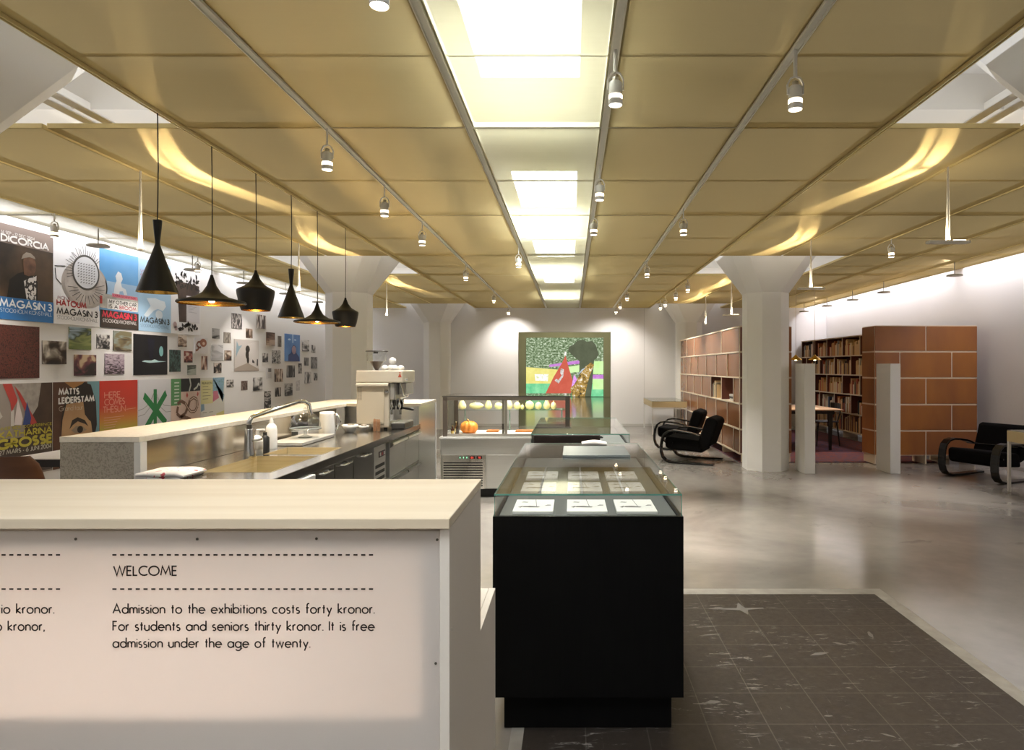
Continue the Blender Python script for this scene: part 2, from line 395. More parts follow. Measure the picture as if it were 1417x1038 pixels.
# roof slab with a row of roof lights, and its downstand beams
m = MB(); ys = [YF] + [y for a in SKYLIGHTS if a[1] < YB for y in a] + [YB]
m.box(WL - .15, SKX[0], YF, YB, ROOF, ROOF + .5); m.box(SKX[1], WR + .15, YF, YB, ROOF, ROOF + .5)
for a, b in zip(ys[0::2], ys[1::2]): m.box(SKX[0], SKX[1], a, b, ROOF, ROOF + .5)
struct('ceiling', m, flat('#e6e3de', .8))
m = MB()
for y in (3.9, 10.15, -2.3):
    m.box(WL, -.95, y, y + .25, ROOF - .22, ROOF); m.box(.45, WR, y, y + .25, ROOF - .22, ROOF)
struct('ceiling_beam', m, flat('#dedad2', .8))
# columns: chamfered square shaft, flaring capital
def octa(cx, cy, h, ch, z): return [(cx + a, cy + b, z) for a, b in ((-h + ch, -h), (h - ch, -h), (h, -h + ch), (h, h - ch), (h - ch, h), (-h + ch, h), (-h, h - ch), (-h, -h + ch))]
for cx, cy in [(x, y) for y in (2.9, 9.1, 15.05) for x in (-3.18, 2.77)]:
    h = 0.295; m = MB()
    m.hexa(octa(cx, cy, h, .165, 0), octa(cx, cy, h, .165, EYE + 1.04))
    m.hexa(octa(cx, cy, h, .165, EYE + 1.04), octa(cx, cy, .74, .20, ROOF))
    struct('column', m, white_col)

# ================================================================ hung mesh ceiling
def mesh_metal(name, col, trans, tcol, gl=0.45):
    t = NT(name)
    tr = t.n('ShaderNodeBsdfTransparent'); t.put(tr.inputs[0], tcol)
    v = t.coord(scale=(1.2, 14, 1)); f = t.noise(v, 2.0, 4, 0.6)
    cc = t.mix(f, tuple(c * 0.86 for c in col), col)
    df = t.n('ShaderNodeBsdfDiffuse'); t.put(df.inputs[0], cc)
    tl = t.n('ShaderNodeBsdfTranslucent'); t.put(tl.inputs[0], cc)
    gs = t.n('ShaderNodeBsdfAnisotropic'); t.put(gs.inputs[0], tuple(min(1, c * 1.5) for c in col)); gs.inputs['Roughness'].default_value = 0.31; gs.inputs['Anisotropy'].default_value = 0.88
    tan = t.n('ShaderNodeCombineXYZ'); tan.inputs[0].default_value = 1
    t.t.links.new(tan.outputs[0], gs.inputs['Tangent'])
    bp = t.n('ShaderNodeBump'); bp.inputs['Strength'].default_value = 0.14; bp.inputs['Distance'].default_value = 0.03
    t.put(bp.inputs['Height'], t.math('ADD', t.noise(t.coord(), 1.3, 2), t.math('MULTIPLY', t.noise(t.coord(scale=(2.2, 70, 1)), 1.0, 4, .7), 0.34))); t.t.links.new(bp.outputs[0], gs.inputs['Normal'])
    a = t.n('ShaderNodeMixShader'); a.inputs[0].default_value = 0.5; t.t.links.new(df.outputs[0], a.inputs[1]); t.t.links.new(tl.outputs[0], a.inputs[2])
    b = t.n('ShaderNodeMixShader'); b.inputs[0].default_value = gl; t.t.links.new(a.outputs[0], b.inputs[1]); t.t.links.new(gs.outputs[0], b.inputs[2])
    c = t.n('ShaderNodeMixShader'); c.inputs[0].default_value = trans; t.t.links.new(b.outputs[0], c.inputs[1]); t.t.links.new(tr.outputs[0], c.inputs[2])
    return t.done(c)
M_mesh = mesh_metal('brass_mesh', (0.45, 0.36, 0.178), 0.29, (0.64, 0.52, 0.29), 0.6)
M_mid = mesh_metal('brass_mesh_painted_glow', (0.54, 0.49, 0.31), 0.36, (0.93, 0.93, 0.84), 0.35)  # same brass mesh, skylight glow painted in as a paler, clearer colour
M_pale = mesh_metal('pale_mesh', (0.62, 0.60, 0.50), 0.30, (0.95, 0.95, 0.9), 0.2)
M_alu = flat('#e4e0d0', 0.5, 0, 'aluminium')
M_bar = flat('#dcc98e', 0.5, 0, 'brass_bar')
GX = [-5.43, -4.88, -4.03, -3.2, -2.35, -1.48, -.62, .2, 1.02, 1.9, 2.74, 3.62, 4.5, 5.3, 5.75]
GY = [2.08, 3.855, 6.08, 8.29, 10.06, 12.28, 14.5, 15.58]
COLN = ['along the poster wall', 'second strip from the poster wall', 'wall side of the bar columns', 'just outside the pendant lamps',
        'just inside the pendant lamps', 'bar side of the roof lights', 'under the roof lights', 'armchair side of the roof lights',
        'beside the armchair columns', 'inner half of the armchair columns', 'outer half of the armchair columns', 'first strip over the library',
        'second strip over the library', 'narrow strip at the library wall']
for i in range(14):
    for j in range(7):
        x0, x1, y0, y1 = GX[i], GX[i + 1], GY[j], GY[j + 1]
        if i in (2, 3, 9, 10) and j in (0, 3, 6): continue
        if i in (0, 1, 11, 12, 13) and j == 0 : pass
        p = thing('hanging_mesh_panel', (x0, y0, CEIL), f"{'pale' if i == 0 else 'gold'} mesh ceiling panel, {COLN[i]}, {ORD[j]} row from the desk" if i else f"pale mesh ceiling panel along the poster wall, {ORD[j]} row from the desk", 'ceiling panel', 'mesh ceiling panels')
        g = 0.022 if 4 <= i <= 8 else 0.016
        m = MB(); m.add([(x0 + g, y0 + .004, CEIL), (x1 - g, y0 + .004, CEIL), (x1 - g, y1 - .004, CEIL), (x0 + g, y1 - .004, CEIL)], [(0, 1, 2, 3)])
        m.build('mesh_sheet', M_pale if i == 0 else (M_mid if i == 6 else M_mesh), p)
        m = MB(); yl = y0 + .004; yh = y1 - .004; ym = (y0 + y1) / 2
        m.box(x0 + g, x1 - g, yl, yl + .009, CEIL + .001, CEIL + .03); m.box(x0 + g, x1 - g, yh - .009, yh, CEIL + .001, CEIL + .03)
        m.box(x0 + g, x0 + g + .010, yl + .012, yh - .012, CEIL + .001, CEIL + .03); m.box(x1 - g - .010, x1 - g, yl + .012, yh - .012, CEIL + .001, CEIL + .03)
        m.box(x0 + g + .01, x1 - g - .01, ym - .004, ym + .004, CEIL + .001, CEIL + .012)
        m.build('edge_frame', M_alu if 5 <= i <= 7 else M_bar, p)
# lighting tracks along the panel joints
TR = [(-1.48, 'between the bar and the roof lights'), (-.62, 'beside the roof lights towards the bar'), (.2, 'beside the roof lights towards the armchairs'), (1.02, 'over the black showcases and floor'), (-2.35, 'that the black pendants hang from'), (1.9, 'beside the armchair columns')]
for k, (x, lab) in enumerate(TR):
    p = thing('lighting_track', (x, 0, CEIL), f'long metal lighting track {lab}', 'lighting track', 'ceiling tracks')
    h = .020 if k < 4 else .012
    m = MB(); m.box(x - h, x - h + .006, 0.3, 15.55, CEIL - .012, CEIL + .04); m.box(x + h - .006, x + h, 0.3, 15.55, CEIL - .012, CEIL + .04)
    m.build('side_rail', M_alu if k < 4 else M_bar, p)
    m = MB(); m.box(x - h + .006, x + h - .006, 0.3, 15.55, CEIL - .004, CEIL + .04); m.build('channel', flat('#dedccf', .45, 0), p)
# battens above the column strips
for x, lab in ((-3.05, 'white double tube batten above the bar side gap in the ceiling'), (2.62, 'white double tube batten above the armchair side gap in the ceiling')):
    p = thing('tube_batten', (x, 3.6, 3.05), lab, 'light fitting')
    m = MB(); m.box(x - .09, x - .02, 3.0, 4.15, 3.02, 3.07); m.box(x + .03, x + .10, 3.0, 4.15, 3.02, 3.07); m.build('tray', flat('#f1eee8', .4), p)
    m = MB(); m.tube([(x - .055, 3.3, 3.07), (x - .055, 3.3, ROOF)], .004); m.tube([(x + .065, 3.3, 3.07), (x + .065, 3.3, ROOF)], .004); m.build('hanger', flat('#c8c1aa', .4, .6), p)
# ================================================================ reception desk
ply = cloudy('#e3d4bc', '#d8c6aa', 1.2, 0.42, stretch=(1, 14, 14), name='pale_plywood')
ply_edge = cloudy('#cdbd9c', '#d8caac', 30, 0.5, stretch=(1, 1, 8), name='plywood_edge')
lam = flat('#e6ddd0', 0.6, 0, 'white_laminate')
t = NT('white_acrylic'); d1 = t.n('ShaderNodeBsdfDiffuse'); t.put(d1.inputs[0], lin('#eee6de')); d2 = t.n('ShaderNodeBsdfTranslucent'); t.put(d2.inputs[0], lin('#f0e9e4'))
g1 = t.n('ShaderNodeBsdfGlossy'); g1.inputs['Roughness'].default_value = .25
a1 = t.n('ShaderNodeMixShader'); a1.inputs[0].default_value = .42; t.t.links.new(d1.outputs[0], a1.inputs[1]); t.t.links.new(d2.outputs[0], a1.inputs[2])
a2 = t.n('ShaderNodeMixShader'); a2.inputs[0].default_value = .03; t.t.links.new(a1.outputs[0], a2.inputs[1]); t.t.links.new(g1.outputs[0], a2.inputs[2])
M_acr = t.done(a2)
ink = flat('#1c140e', .6, 0, 'dark_brown_ink')
DK0, DK1, DKR, DKT = 1.30, 1.76, -0.252, 1.14      # front, back, end, top of the raised counter
desk = thing('reception_desk', (-1.3, 1.5, 0), 'white reception desk with pale plywood top and lettered acrylic front', 'reception desk')
m = MB(); m.box(-2.6, DKR + .002, DK0, DK1, DKT - .022, DKT); m.build('counter_top', ply, desk, .002)
m = MB(); m.box(DKR - .02, DKR, DK0 + .012, 2.10, 0, DKT - .9, None)
m = MB(); m.prism([(DK0 + .012, 0), (2.10, 0), (2.10, .72), (DK1, .72), (DK1, DKT - .024), (DK0 + .012, DKT - .024)], 'x', DKR - .02, DKR); m.build('end_panel', lam, desk)
m = MB(); m.box(-2.62, -2.601, DK0 + .012, DK1, 0, DKT - .024); m.build('end_panel', lam, desk)
m = MB(); m.box(-2.6, DKR - .021, DK1 + .001, 2.10, .695, .72); m.build('work_surface', lam, desk, .002)
m = MB(); m.box(-2.6, DKR - .021, DK1 - .02, DK1, 0, DKT - .024); m.build('back_panel', lam, desk)
FY = DK0 + .02; IY = FY + .012
m = MB(); m.box(-2.6, DKR - .022, FY, FY + .005, .02, DKT - .03); m.build('acrylic_front', M_acr, desk)
m = MB(); m.box(-2.6, DKR - .022, IY, IY + .04, DKT - .068, DKT - .026); m.build('frame_rail', lam, desk); 
m = MB(); m.box(-2.6, DKR - .022, IY, IY + .04, 0.02, .725); m.build('frame_rail', lam, desk)
m = MB(); m.box(DKR - .064, DKR - .022, IY, IY + .04, .725, DKT - .068); m.build('frame_post', lam, desk)
for (px, py) in ((105, 746), (273, 746), (438, 745.5), (605, 747), (603, 918)):
    x = (px - CX) * FY / F; z = EYE - (py - CY) * FY / F
    m = MB(); m.lathe([(.0028, 0), (.0028, .0012), (.0015, .002)], (0, 0, 0), 10)
    m.v = [Vector((x + v.x, FY - v.z, z + v.y)) for v in m.v]; m.build('screw', flat('#6a645a', .3, .9), desk)
for zz in (.62, .90, .46):
    m = MB(); m.lathe([(.003, 0), (.003, .001)], (0, 0, 0), 10); m.v = [Vector((DKR + v.z, DK0 + .034, zz + v.y)) for v in m.v]; m.build('screw', flat('#8d877c', .3, .9), desk)
def ds(px, py): return Vector(((px - CX) * FY / F, FY - .0012, EYE - (py - CY) * FY / F))
px2m = FY / F
m = MB(); ux, uz = Vector((1, 0, 0)), Vector((0, 0, 1)); cap = 12.6 * px2m
write(m, 'WELCOME', cap, ds(158, 796), ux, uz, .16, .17, fit=87 * px2m)
for s_, py, wd in (('Admission to the exhibitions costs forty kronor.', 848.5, 361), ('For students and seniors thirty kronor. It is free', 872.3, 361), ('admission under the age of twenty.', 895.7, 272)):
    write(m, s_, cap, ds(157, py), ux, uz, .15, .2, space=.52, fit=wd * px2m)
write(m, 'fyrtio kronor.', cap, ds(75, 848.5), ux, uz, .15, .2, space=.52, fit=100 * px2m, align='r')
write(m, 'trettio kronor,', cap, ds(62, 872.3), ux, uz, .15, .2, space=.52, fit=104 * px2m, align='r')
for py in (767.7, 815):
    for x0, x1 in ((156, 521), (-150, 84)):
        n = int((x1 - x0) / 10.9)
        for k in range(n + 1):
            a = x0 + k * 10.75 if x0 > 0 else x1 - 6 - k * 10.75
            m.add([ds(a, py + 1.1), ds(a + 5.8, py + 1.1), ds(a + 5.8, py - 1.1), ds(a, py - 1.1)], [(0, 1, 2, 3)])
m.build('lettering', ink, desk)
area('desk_inner_tube', (-1.4, DK1 - .12, DKT - .1), (0, 0, 0), 1.9, .08, 9, (1, .95, .93))

# ================================================================ black showcases
t = NT('black_stained_wood'); f = t.noise(t.coord(scale=(40, 40, 1.5)), 3, 4)
blackw = t.done(t.bsdf(t.ramp(f, [(.3, '#070606'), (.7, '#0b0a09')]), .6, 0, Specular_IOR_Level=.12))
M_gl = glass((.982, .994, .99), 1.5, 'showcase_glass')
M_gle = flat('#5f9a8c', .15, 0, 'glass_edge')
felt = flat('#5f615e', .8, 0, 'grey_lining')
def showcase(y0, L, label):
    x0, x1, zt = -.31, .44, .862
    p = thing('glass_showcase', ((x0 + x1) / 2, y0 + L / 2, 0), label, 'showcase', 'black glass topped showcases')
    m = MB(); m.box(x0, x1, y0, y0 + L, .15, zt - .02); m.build('cabinet_body', blackw, p)
    m = MB(); m.box(x0 + .04, x1 - .04, y0 + .05, y0 + L - .05, 0.0045, .15); m.build('plinth', blackw, p)
    m = MB(); m.box(x0, x1, y0, y0 + .02, zt - .02, zt); m.box(x0, x1, y0 + L - .02, y0 + L, zt - .02, zt); m.box(x0, x0 + .02, y0 + .02, y0 + L - .02, zt - .02, zt); m.box(x1 - .02, x1, y0 + .02, y0 + L - .02, zt - .02, zt); m.build('rim', blackw, p)
    m = MB(); m.box(x0 + .02, x1 - .02, y0 + .02, y0 + L - .02, zt - .02, zt - .008); m.build('lining', felt, p)
    gx0, gx1, gy0, gy1, gz = x0 + .006, x1 - .006, y0 + .006, y0 + L - .006, .95
    h = thing('glass_hood', ((x0 + x1) / 2, y0 + L / 2, zt), None, None); h.parent = p; h.location = (0, 0, zt)
    th = .006
    for nm, b in (('glass_top', (gx0, gx1, gy0, gy1, gz - th, gz)), ('glass_front', (gx0, gx1, gy0, gy0 + th, zt + .0005, gz - th - .0005)), ('glass_back', (gx0, gx1, gy1 - th, gy1, zt + .0005, gz - th - .0005)),
                  ('glass_side', (gx0, gx0 + th, gy0 + th + .0005, gy1 - th - .0005, zt + .0005, gz - th - .0005)), ('glass_side', (gx1 - th, gx1, gy0 + th + .0005, gy1 - th - .0005, zt + .0005, gz - th - .0005))):
        m = MB(); m.box(*b); m.build(nm, M_gl, h)
    e = .0012; m = MB()
    m.box(gx0, gx1, gy0 - e, gy0, gz - th, gz); m.box(gx0 - e, gx0, gy0, gy1, gz - th, gz); m.box(gx1, gx1 + e, gy0, gy1, gz - th, gz); m.box(gx0, gx1, gy1, gy1 + e, gz - th, gz)
    for xx in (gx0, gx1): m.box(xx - e / 2, xx + e / 2, gy0 - e, gy0 + th, zt, gz - th)
    m.build('glass_edge', M_gle, h)
    return p
showcase(2.50, 1.69, 'nearer black showcase, booklets laid out under its glass hood')
showcase(4.75, 1.55, 'farther black showcase, dark brown case lying under its glass')
paper = flat('#f2efea', .6, 0, 'white_paper'); grey_ink = flat('#6f6b66', .6, 0, 'grey_print')
def booklet(x, y, k):
    z = .8548; w_, d_ = .165, .23
    p = thing('booklet', (x, y, z), f'white printed booklet, {["front", "middle", "rear"][k // 3]} row of nearer showcase, {["bar side", "centre", "armchair side"][k % 3]} column', 'booklet', 'booklets in the showcase')
    m = MB(); m.box(x - w_ / 2, x + w_ / 2, y - d_ / 2, y + d_ / 2, z, z + .011); m.build('cover', paper, p, .001)
    m = MB(); zz = z + .0116
    def q(pts): m.poly([(x + (a - .5) * w_, y + (b - .5) * d_, zz) for a, b in pts])
    q([(.10, .33), (.17, .28), (.24, .42), (.20, .44)]); q([(.22, .32), (.62, .30), (.66, .38), (.40, .44), (.24, .42)]); q([(.76, .44), (.93, .46), (.93, .52), (.84, .53)])
    q([(.14, .73), (.30, .71), (.34, .76), (.20, .79)]); q([(.50, .98), (.515, .98), (.58, .34), (.565, .34)]); q([(.10, .335), (.95, .33), (.95, .338), (.1, .343)])
    m.build('line_drawing', grey_ink, p)
k = 0
for y in (2.69, 3.11, 3.45):
    for x in (-.158, .063, .266): booklet(x, y, k); k += 1
m = MB(); m.box(-.05, .325, 3.52, 3.93, .951, .962); tag(m.build('slate_board', cloudy('#6f7677', '#646b6c', 2, .38, stretch=(1, 9, 1)), None, .001), 'grey slate coloured board lying on the nearer showcase glass', 'board')
p = thing('white_cloth', (.13, 4.12, .951), 'folded white cloth at the far edge of the nearer glass top', 'cloth')
rs_ = []
for i in range(9):
    a = i / 8; hh = .012 + .012 * math.sin(PI * a) ; y0_, y1_ = 4.07 + .01 * math.sin(a * 5), 4.165
    xx = .065 + .16 * a
    rs_.append([(xx, y0_, .951), (xx, y1_, .951), (xx, y1_, .951 + hh * .9), (xx, (y0_ + y1_) / 2, .951 + hh * 1.15), (xx, y0_, .951 + hh * .7)])
m = MB(); m.rings(rs_); m.build('folded_layers', flat('#efe6e0', .9), p)
p = thing('flat_case', (-.05, 5.1, .8548), 'dark brown flat case inside the farther showcase', 'case')
m = MB(); m.box(-.285, .215, 4.80, 5.5, .8548, .937); m.build('case_body', cloudy('#33221c', '#241813', 6, .45), p, .004)
m = MB(); m.tube([(.216, 4.95, .90), (.24, 4.96, .90), (.24, 5.04, .90), (.216, 5.05, .90)], .005); m.build('case_handle', flat('#15100e', .4), p)
# ================================================================ bar
def brushed(name, c0, c1, rough=.26, st=(60, 1, 1), metal=1.0):
    t = NT(name); f = t.noise(t.coord(scale=st), 2.5, 3)
    return t.done(t.bsdf(t.ramp(f, [(.3, c0), (.7, c1)]), t.math('ADD', t.math('MULTIPLY', f, .08), rough - .04), metal))
steel = brushed('brushed_steel', '#cfccc6', '#d6d3cd', .17)
steel_v = brushed('brushed_steel_upright', '#d2d2ce', '#d8d8d4', .30, (1, 1, 60), .92)
steel_d = brushed('darker_steel', '#67645f', '#6f6c67', .24, (1, 1, 60), .95)
chrome = flat('#d6d6d4', .08, 1.0, 'chrome')
terrazzo = speckle('#a59d90', '#8d867a', 120, .45, .50, .58)
terr_top = cloudy('#e9e2d5', '#ddd5c6', 40, .25, name='pale_stone_top')
blackm = flat('#0d0d0d', .5, 0, 'black')
BX0, BX1, BY0, BY1, BZ = -2.57, -2.168, 3.19, 6.9, 1.10
WX = -1.467; WZ = .90
bar = thing('bar_counter', (-2.4, 5, 0), 'long bar counter with pale stone ledge and speckled stone end', 'bar counter')
m = MB(); m.prism([(BX0, BY0), (BX1, BY0), (BX1, 6.12), (-1.45, 6.12), (-1.47, 6.9), (BX0, 6.9)], 'z', BZ - .028, BZ); m.build('stone_ledge', terr_top, bar, .002)
m = MB(); m.box(BX0, BX1 - .03, BY0 + .005, BY0 + .03, 0, BZ - .029); m.build('end_slab', terrazzo, bar)
m = MB(); m.box(BX1 - .029, BX1 + .004, BY0 + .002, BY0 + .05, 0, BZ - .029); m.build('corner_post', flat('#d9d8d4', .4), bar)
m = MB(); m.box(BX0, BX0 + .02, BY0 + .03, 6.9, 0, BZ - .03); m.build('outer_panel', flat('#cfcac1', .6), bar)
m = MB(); m.box(BX1 - .012, BX1 - .001, BY0 + .051, 4.92, WZ - .05, BZ - .029); m.build('splash_back', steel, bar)
m = MB(); m.box(BX0 + .03, BX1 - .05, 4.93, 6.1, WZ - .03, WZ - .01); m.box(BX0 + .021, BX0 + .04, 4.93, 6.1, WZ - .01, BZ - .03); m.box(BX0 + .04, BX1 - .008, 4.925, 4.94, WZ - .01, BZ - .03); m.build('open_niche', flat('#2b211b', .6), bar)
m = MB(); m.box(BX1 - .02, WX - .03, 6.13, 6.15, 0, BZ - .029); m.build('return_back', steel_v, bar)
m = MB(); m.box(WX - .028, WX - .004, 6.13, 6.86, 0, BZ - .029); m.build('return_end', steel_v, bar)
m = MB(); m.box(WX - .03, WX + .002, 6.861, 6.89, 0, BZ - .029); m.build('end_post', flat('#dededc', .4), bar)

def tray(x0, x1, y0, y1, zb, zt, th=.004):
    m = MB(); m.box(x0, x1, y0, y1, zb, zb + th); m.box(x0, x0 + th, y0, y1, zb + th, zt); m.box(x1 - th, x1, y0, y1, zb + th, zt); m.box(x0 + th, x1 - th, y0, y0 + th, zb + th, zt); m.box(x0 + th, x1 - th, y1 - th, y1, zb + th, zt); return m
wt_ = thing('steel_worktop', (-1.8, 4.5, WZ), 'long stainless steel worktop with two sinks behind the bar', 'worktop')
SA, SB, sx0, sx1 = (3.32, 3.92), (4.0, 4.34), -1.94, -1.57
m = MB(); x0 = BX1 + .0055
m.box(x0, WX, 2.95, SA[0], WZ - .035, WZ); m.box(x0, sx0, SA[0], SB[1], WZ - .035, WZ); m.box(sx1, WX, SA[0], SB[1], WZ - .035, WZ); m.box(sx0, sx1, SA[1], SB[0], WZ - .035, WZ); m.box(x0, WX, SB[1], 6.12, WZ - .035, WZ)
m.build('worktop_sheet', steel, wt_)
m = MB(); m.box(WX, WX + .012, 2.95, 6.12, WZ - .045, WZ + .001); m.build('front_edge', steel_d, wt_, .002)
sinkm = brushed('sink_steel', '#d4c6a2', '#e2d6b6', .2, (1, 1, 30), .62)
for a, b in (SA, SB): tray(sx0 - .002, sx1 + .002, a - .002, b + .002, WZ - .12, WZ + .0015).build('sink_basin', sinkm, wt_)

# dishwasher, drawer unit, cooled drawer unit under the worktop
dw = thing('dishwasher', (-1.7, 3.3, 0), 'white dishwasher under the near end of the steel worktop', 'dishwasher')
m = MB(); m.box(-2.14, -1.48, 2.99, 3.57, 0.02, WZ - .19); m.build('housing', flat('#d5d5d2', .4), dw, .004)
m = MB(); m.box(-1.478, -1.436, 2.99, 3.57, .1, WZ - .05); m.build('front_door', flat('#e9e9e7', .35), dw, .006)
dc = thing('drawer_unit', (-1.8, 4.3, 0), 'dark steel drawer unit with recessed pulls under worktop', 'drawer unit')
m = MB(); m.box(-2.14, -1.495, 3.60, 5.06, .02, WZ - .19); m.build('carcass', steel_d, dc)
m = MB(); m.box(-1.55, -1.50, 3.60, 5.06, WZ - .188, WZ - .047); m.build('top_rail', steel_d, dc)
for a, b in ((3.62, 3.95), (3.96, 4.29), (4.30, 4.74)):
    z1 = WZ - .05
    for z0, zz in ((.53, z1), (.12, .52)):
        m = MB(); m.box(-1.493, -1.474, a, b, z0, zz); d = m.build('drawer_front', steel_d, dc, .002)
        y = (a + b) / 2; m = MB(); m.tube([(-1.474, y - .07, zz - .025), (-1.448, y - .07, zz - .025), (-1.448, y + .07, zz - .025), (-1.474, y + .07, zz - .025)], .007); m.build('pull_handle', chrome, d)
m = MB(); m.box(-1.493, -1.478, 4.76, 5.05, .12, WZ - .05); vp = m.build('vent_panel', steel_v, dc)
m = MB()
for k in range(11): m.box(-1.478, -1.476, 4.79, 5.02, .18 + k * .05, .205 + k * .05)
m.build('vent_slots', blackm, vp)
m = MB(); m.box(-1.478, -1.474, 4.87, 5.03, .755, .80); m.build('control_strip', flat('#2a1d20', .3), vp)
for i, y in enumerate((4.90, 4.95, 5.0)):
    m = MB(); m.box(-1.474, -1.471, y - .012, y + .012, .765, .79); m.build('indicator', flat(['#d8d8d6', '#a03a40', '#d8d8d6'][i], .4), vp)
fc = thing('cooled_drawer_unit', (-1.8, 5.6, 0), 'steel cooled drawer unit next to the espresso machine', 'drawer unit')
m = MB(); m.box(-2.14, -1.50, 5.09, 6.11, .02, WZ - .19); m.build('carcass', steel_v, fc)
m = MB(); m.box(-1.55, -1.502, 5.09, 6.11, WZ - .188, WZ - .047); m.build('top_rail', steel_v, fc)
for a, b in ((5.12, 5.60), (5.61, 6.10)):
    for z0, z1 in ((.56, WZ - .06), (.16, .545)):
        m = MB(); m.box(-1.499, -1.465, a, b, z0, z1); d = m.build('drawer_front', steel_v, fc, .004)
        m = MB(); m.prism([(-1.465, z1 - .045), (-1.435, z1 - .02), (-1.440, z1 - .003), (-1.465, z1 - .003)], 'y', a + .01, b - .01); m.build('grip_rail', steel, d)

# things on the worktop
def lathe_thing(name, label, cat, c, parts, group=None):
    p = thing(name, c, label, cat, group)
    for nm, prof, mt, seg in parts:
        m = MB(); m.lathe(prof, c, seg); m.build(nm, mt, p)
    return p
E = .0012
wht = flat('#ecebe8', .35, 0, 'white_plastic'); porc = flat('#f1f0ec', .15, 0, 'white_porcelain')
tp = thing('tap', (-1.896, 3.81, WZ), 'tall chrome tap with an angled spout between the sinks', 'tap')
# stands on the strip of worktop behind the basins
tx, ty = -1.962, 3.87
m = MB(); m.lathe([(.036, .001), (.036, .02), (.030, .05), (.025, .16), (.022, .175)], (tx, ty, WZ), 20); m.build('tap_body', chrome, tp)
m = MB(); m.lathe([(.016, .175), (.016, .20)], (tx, ty, WZ), 16); m.build('collar', flat('#55534e', .3, .8), tp)
m = MB(); m.tube([(tx, ty, WZ + .20), (tx, ty, WZ + .22), (tx + .01, ty + .015, WZ + .245), (tx + .19, ty + .25, WZ + .325), (tx + .215, ty + .28, WZ + .325), (tx + .235, ty + .305, WZ + .305), (tx + .245, ty + .315, WZ + .235)], .0145, 12); m.build('spout', chrome, tp)
m = MB(); m.tube([(tx, ty, WZ + .10), (tx + .05, ty - .01, WZ + .105), (tx + .085, ty - .02, WZ + .115)], .007, 8); m.build('lever', chrome, tp)
lathe_thing('detergent_bottle', 'tall white plastic bottle with pointed cap behind the tap', 'bottle', (-2.02, 4.28, WZ), [('bottle_body', [(.035, E), (.036, .02), (.036, .13), (.030, .155), (.014, .172)], wht, 20), ('bottle_cap', [(.013, .172), (.012, .19), (.006, .21)], flat('#dedcd8', .4), 16)])
sp = lathe_thing('pump_bottle', 'white soap bottle with pump and printed label beside tap', 'bottle', (-1.985, 4.02, WZ), [('bottle_body', [(.030, E), (.031, .01), (.031, .095), (.024, .112), (.012, .12)], wht, 20), ('pump_collar', [(.011, .12), (.011, .145)], wht, 12)])
m = MB(); m.box(-1.99, -1.94, 4.010, 4.030, WZ + .146, WZ + .158); m.build('pump_head', wht, sp, .003)
m = MB(); m.rings([[(-1.985 + .0315 * math.cos(a), 4.02 + .0315 * math.sin(a), WZ + z) for a in [math.radians(-150 + i * 12) for i in range(16)]] for z in (.03, .08)], False, True, False); m.build('bottle_label', flat('#b9b4ab', .6), sp)
lathe_thing('black_bottle', 'small black bottle between the soap and detergent bottles', 'bottle', (-2.0, 4.15, WZ), [('bottle_body', [(.026, E), (.026, .09), (.012, .105)], blackm, 18), ('bottle_cap', [(.012, .105), (.012, .125)], flat('#2b2b2b', .4), 12)])
m = MB(); m.box(-2.12, -1.87, 4.42, 5.02, WZ + E, WZ + .024); tag(m.build('stone_board', cloudy('#b9b7b2', '#a9a7a1', 12, .3), None, .003), 'grey stone board under the glass cake dome', 'board')
cz = WZ + .0255
cd = thing('cake_dome', (-1.985, 4.74, cz), 'clear glass cake dome on a stand on grey board', 'cake dome')
gcl = glass((.90, .92, .92), 2.3, 'dome_glass')
m = MB(); m.lathe([(.05, 0), (.05, .006), (.012, .02), (.012, .05), (.115, .06), (.118, .068)], (-1.985, 4.74, cz), 28); m.build('cake_stand', gcl, cd)
m = MB(); m.lathe([(.108, .069), (.108, .10), (.098, .135), (.075, .165), (.04, .182), (.004, .186)], (-1.985, 4.74, cz), 32, False); m.build('dome_cover', gcl, cd)
m = MB(); m.lathe([(.1075, .069), (.1105, .069), (.1105, .073), (.1075, .073), (.1075, .069)], (-1.985, 4.74, cz), 32, False); m.build('dome_rim', flat('#dfe6e4', .15), cd)
m = MB(); m.lathe([(.006, .186), (.008, .195), (.016, .205), (.014, .218), (.004, .224)], (-1.985, 4.74, cz), 16); m.build('dome_knob', gcl, cd)
pt = thing('white_jug', (-1.975, 5.14, WZ), 'white tapered jug with steel handle beside cake dome', 'jug')
m = MB(); m.lathe([(.066, E), (.067, .02), (.058, .17), (.056, .188), (.050, .188), (.048, .15)], (-1.975, 5.14, WZ), 24, False); m.build('jug_body', porc, pt)
m = MB(); m.tube([(-1.922, 5.14, WZ + .165), (-1.885, 5.14, WZ + .16), (-1.87, 5.14, WZ + .11), (-1.90, 5.14, WZ + .045), (-1.912, 5.14, WZ + .04)], .008); m.build('jug_handle', chrome, pt)
def bowl(x, y, r, lab):
    p = thing('bowl', (x, y, WZ), lab, 'bowl', 'white bowls beside the coffee machine')
    m = MB(); h = r * .95; m.lathe([(r * .45, E), (r * .5, .006), (r * .85, h * .55), (r, h), (r * .95, h), (r * .78, h * .55), (r * .3, .012)], (x, y, WZ), 24); m.build('bowl_shell', porc, p)
    m = MB(); rq = random.Random(3)
    for q in range(7):
        a = rq.uniform(0, 6.28); rr_ = rq.uniform(0, r * .5); m.lathe([(.002, 0), (.014, .008), (.014, .016), (.002, .024)], (x + rr_ * math.cos(a), y + rr_ * math.sin(a), WZ + h * .75), 8)
    f = m.build('sachets', flat('#8d8578', .6), p); f['kind'] = 'stuff'
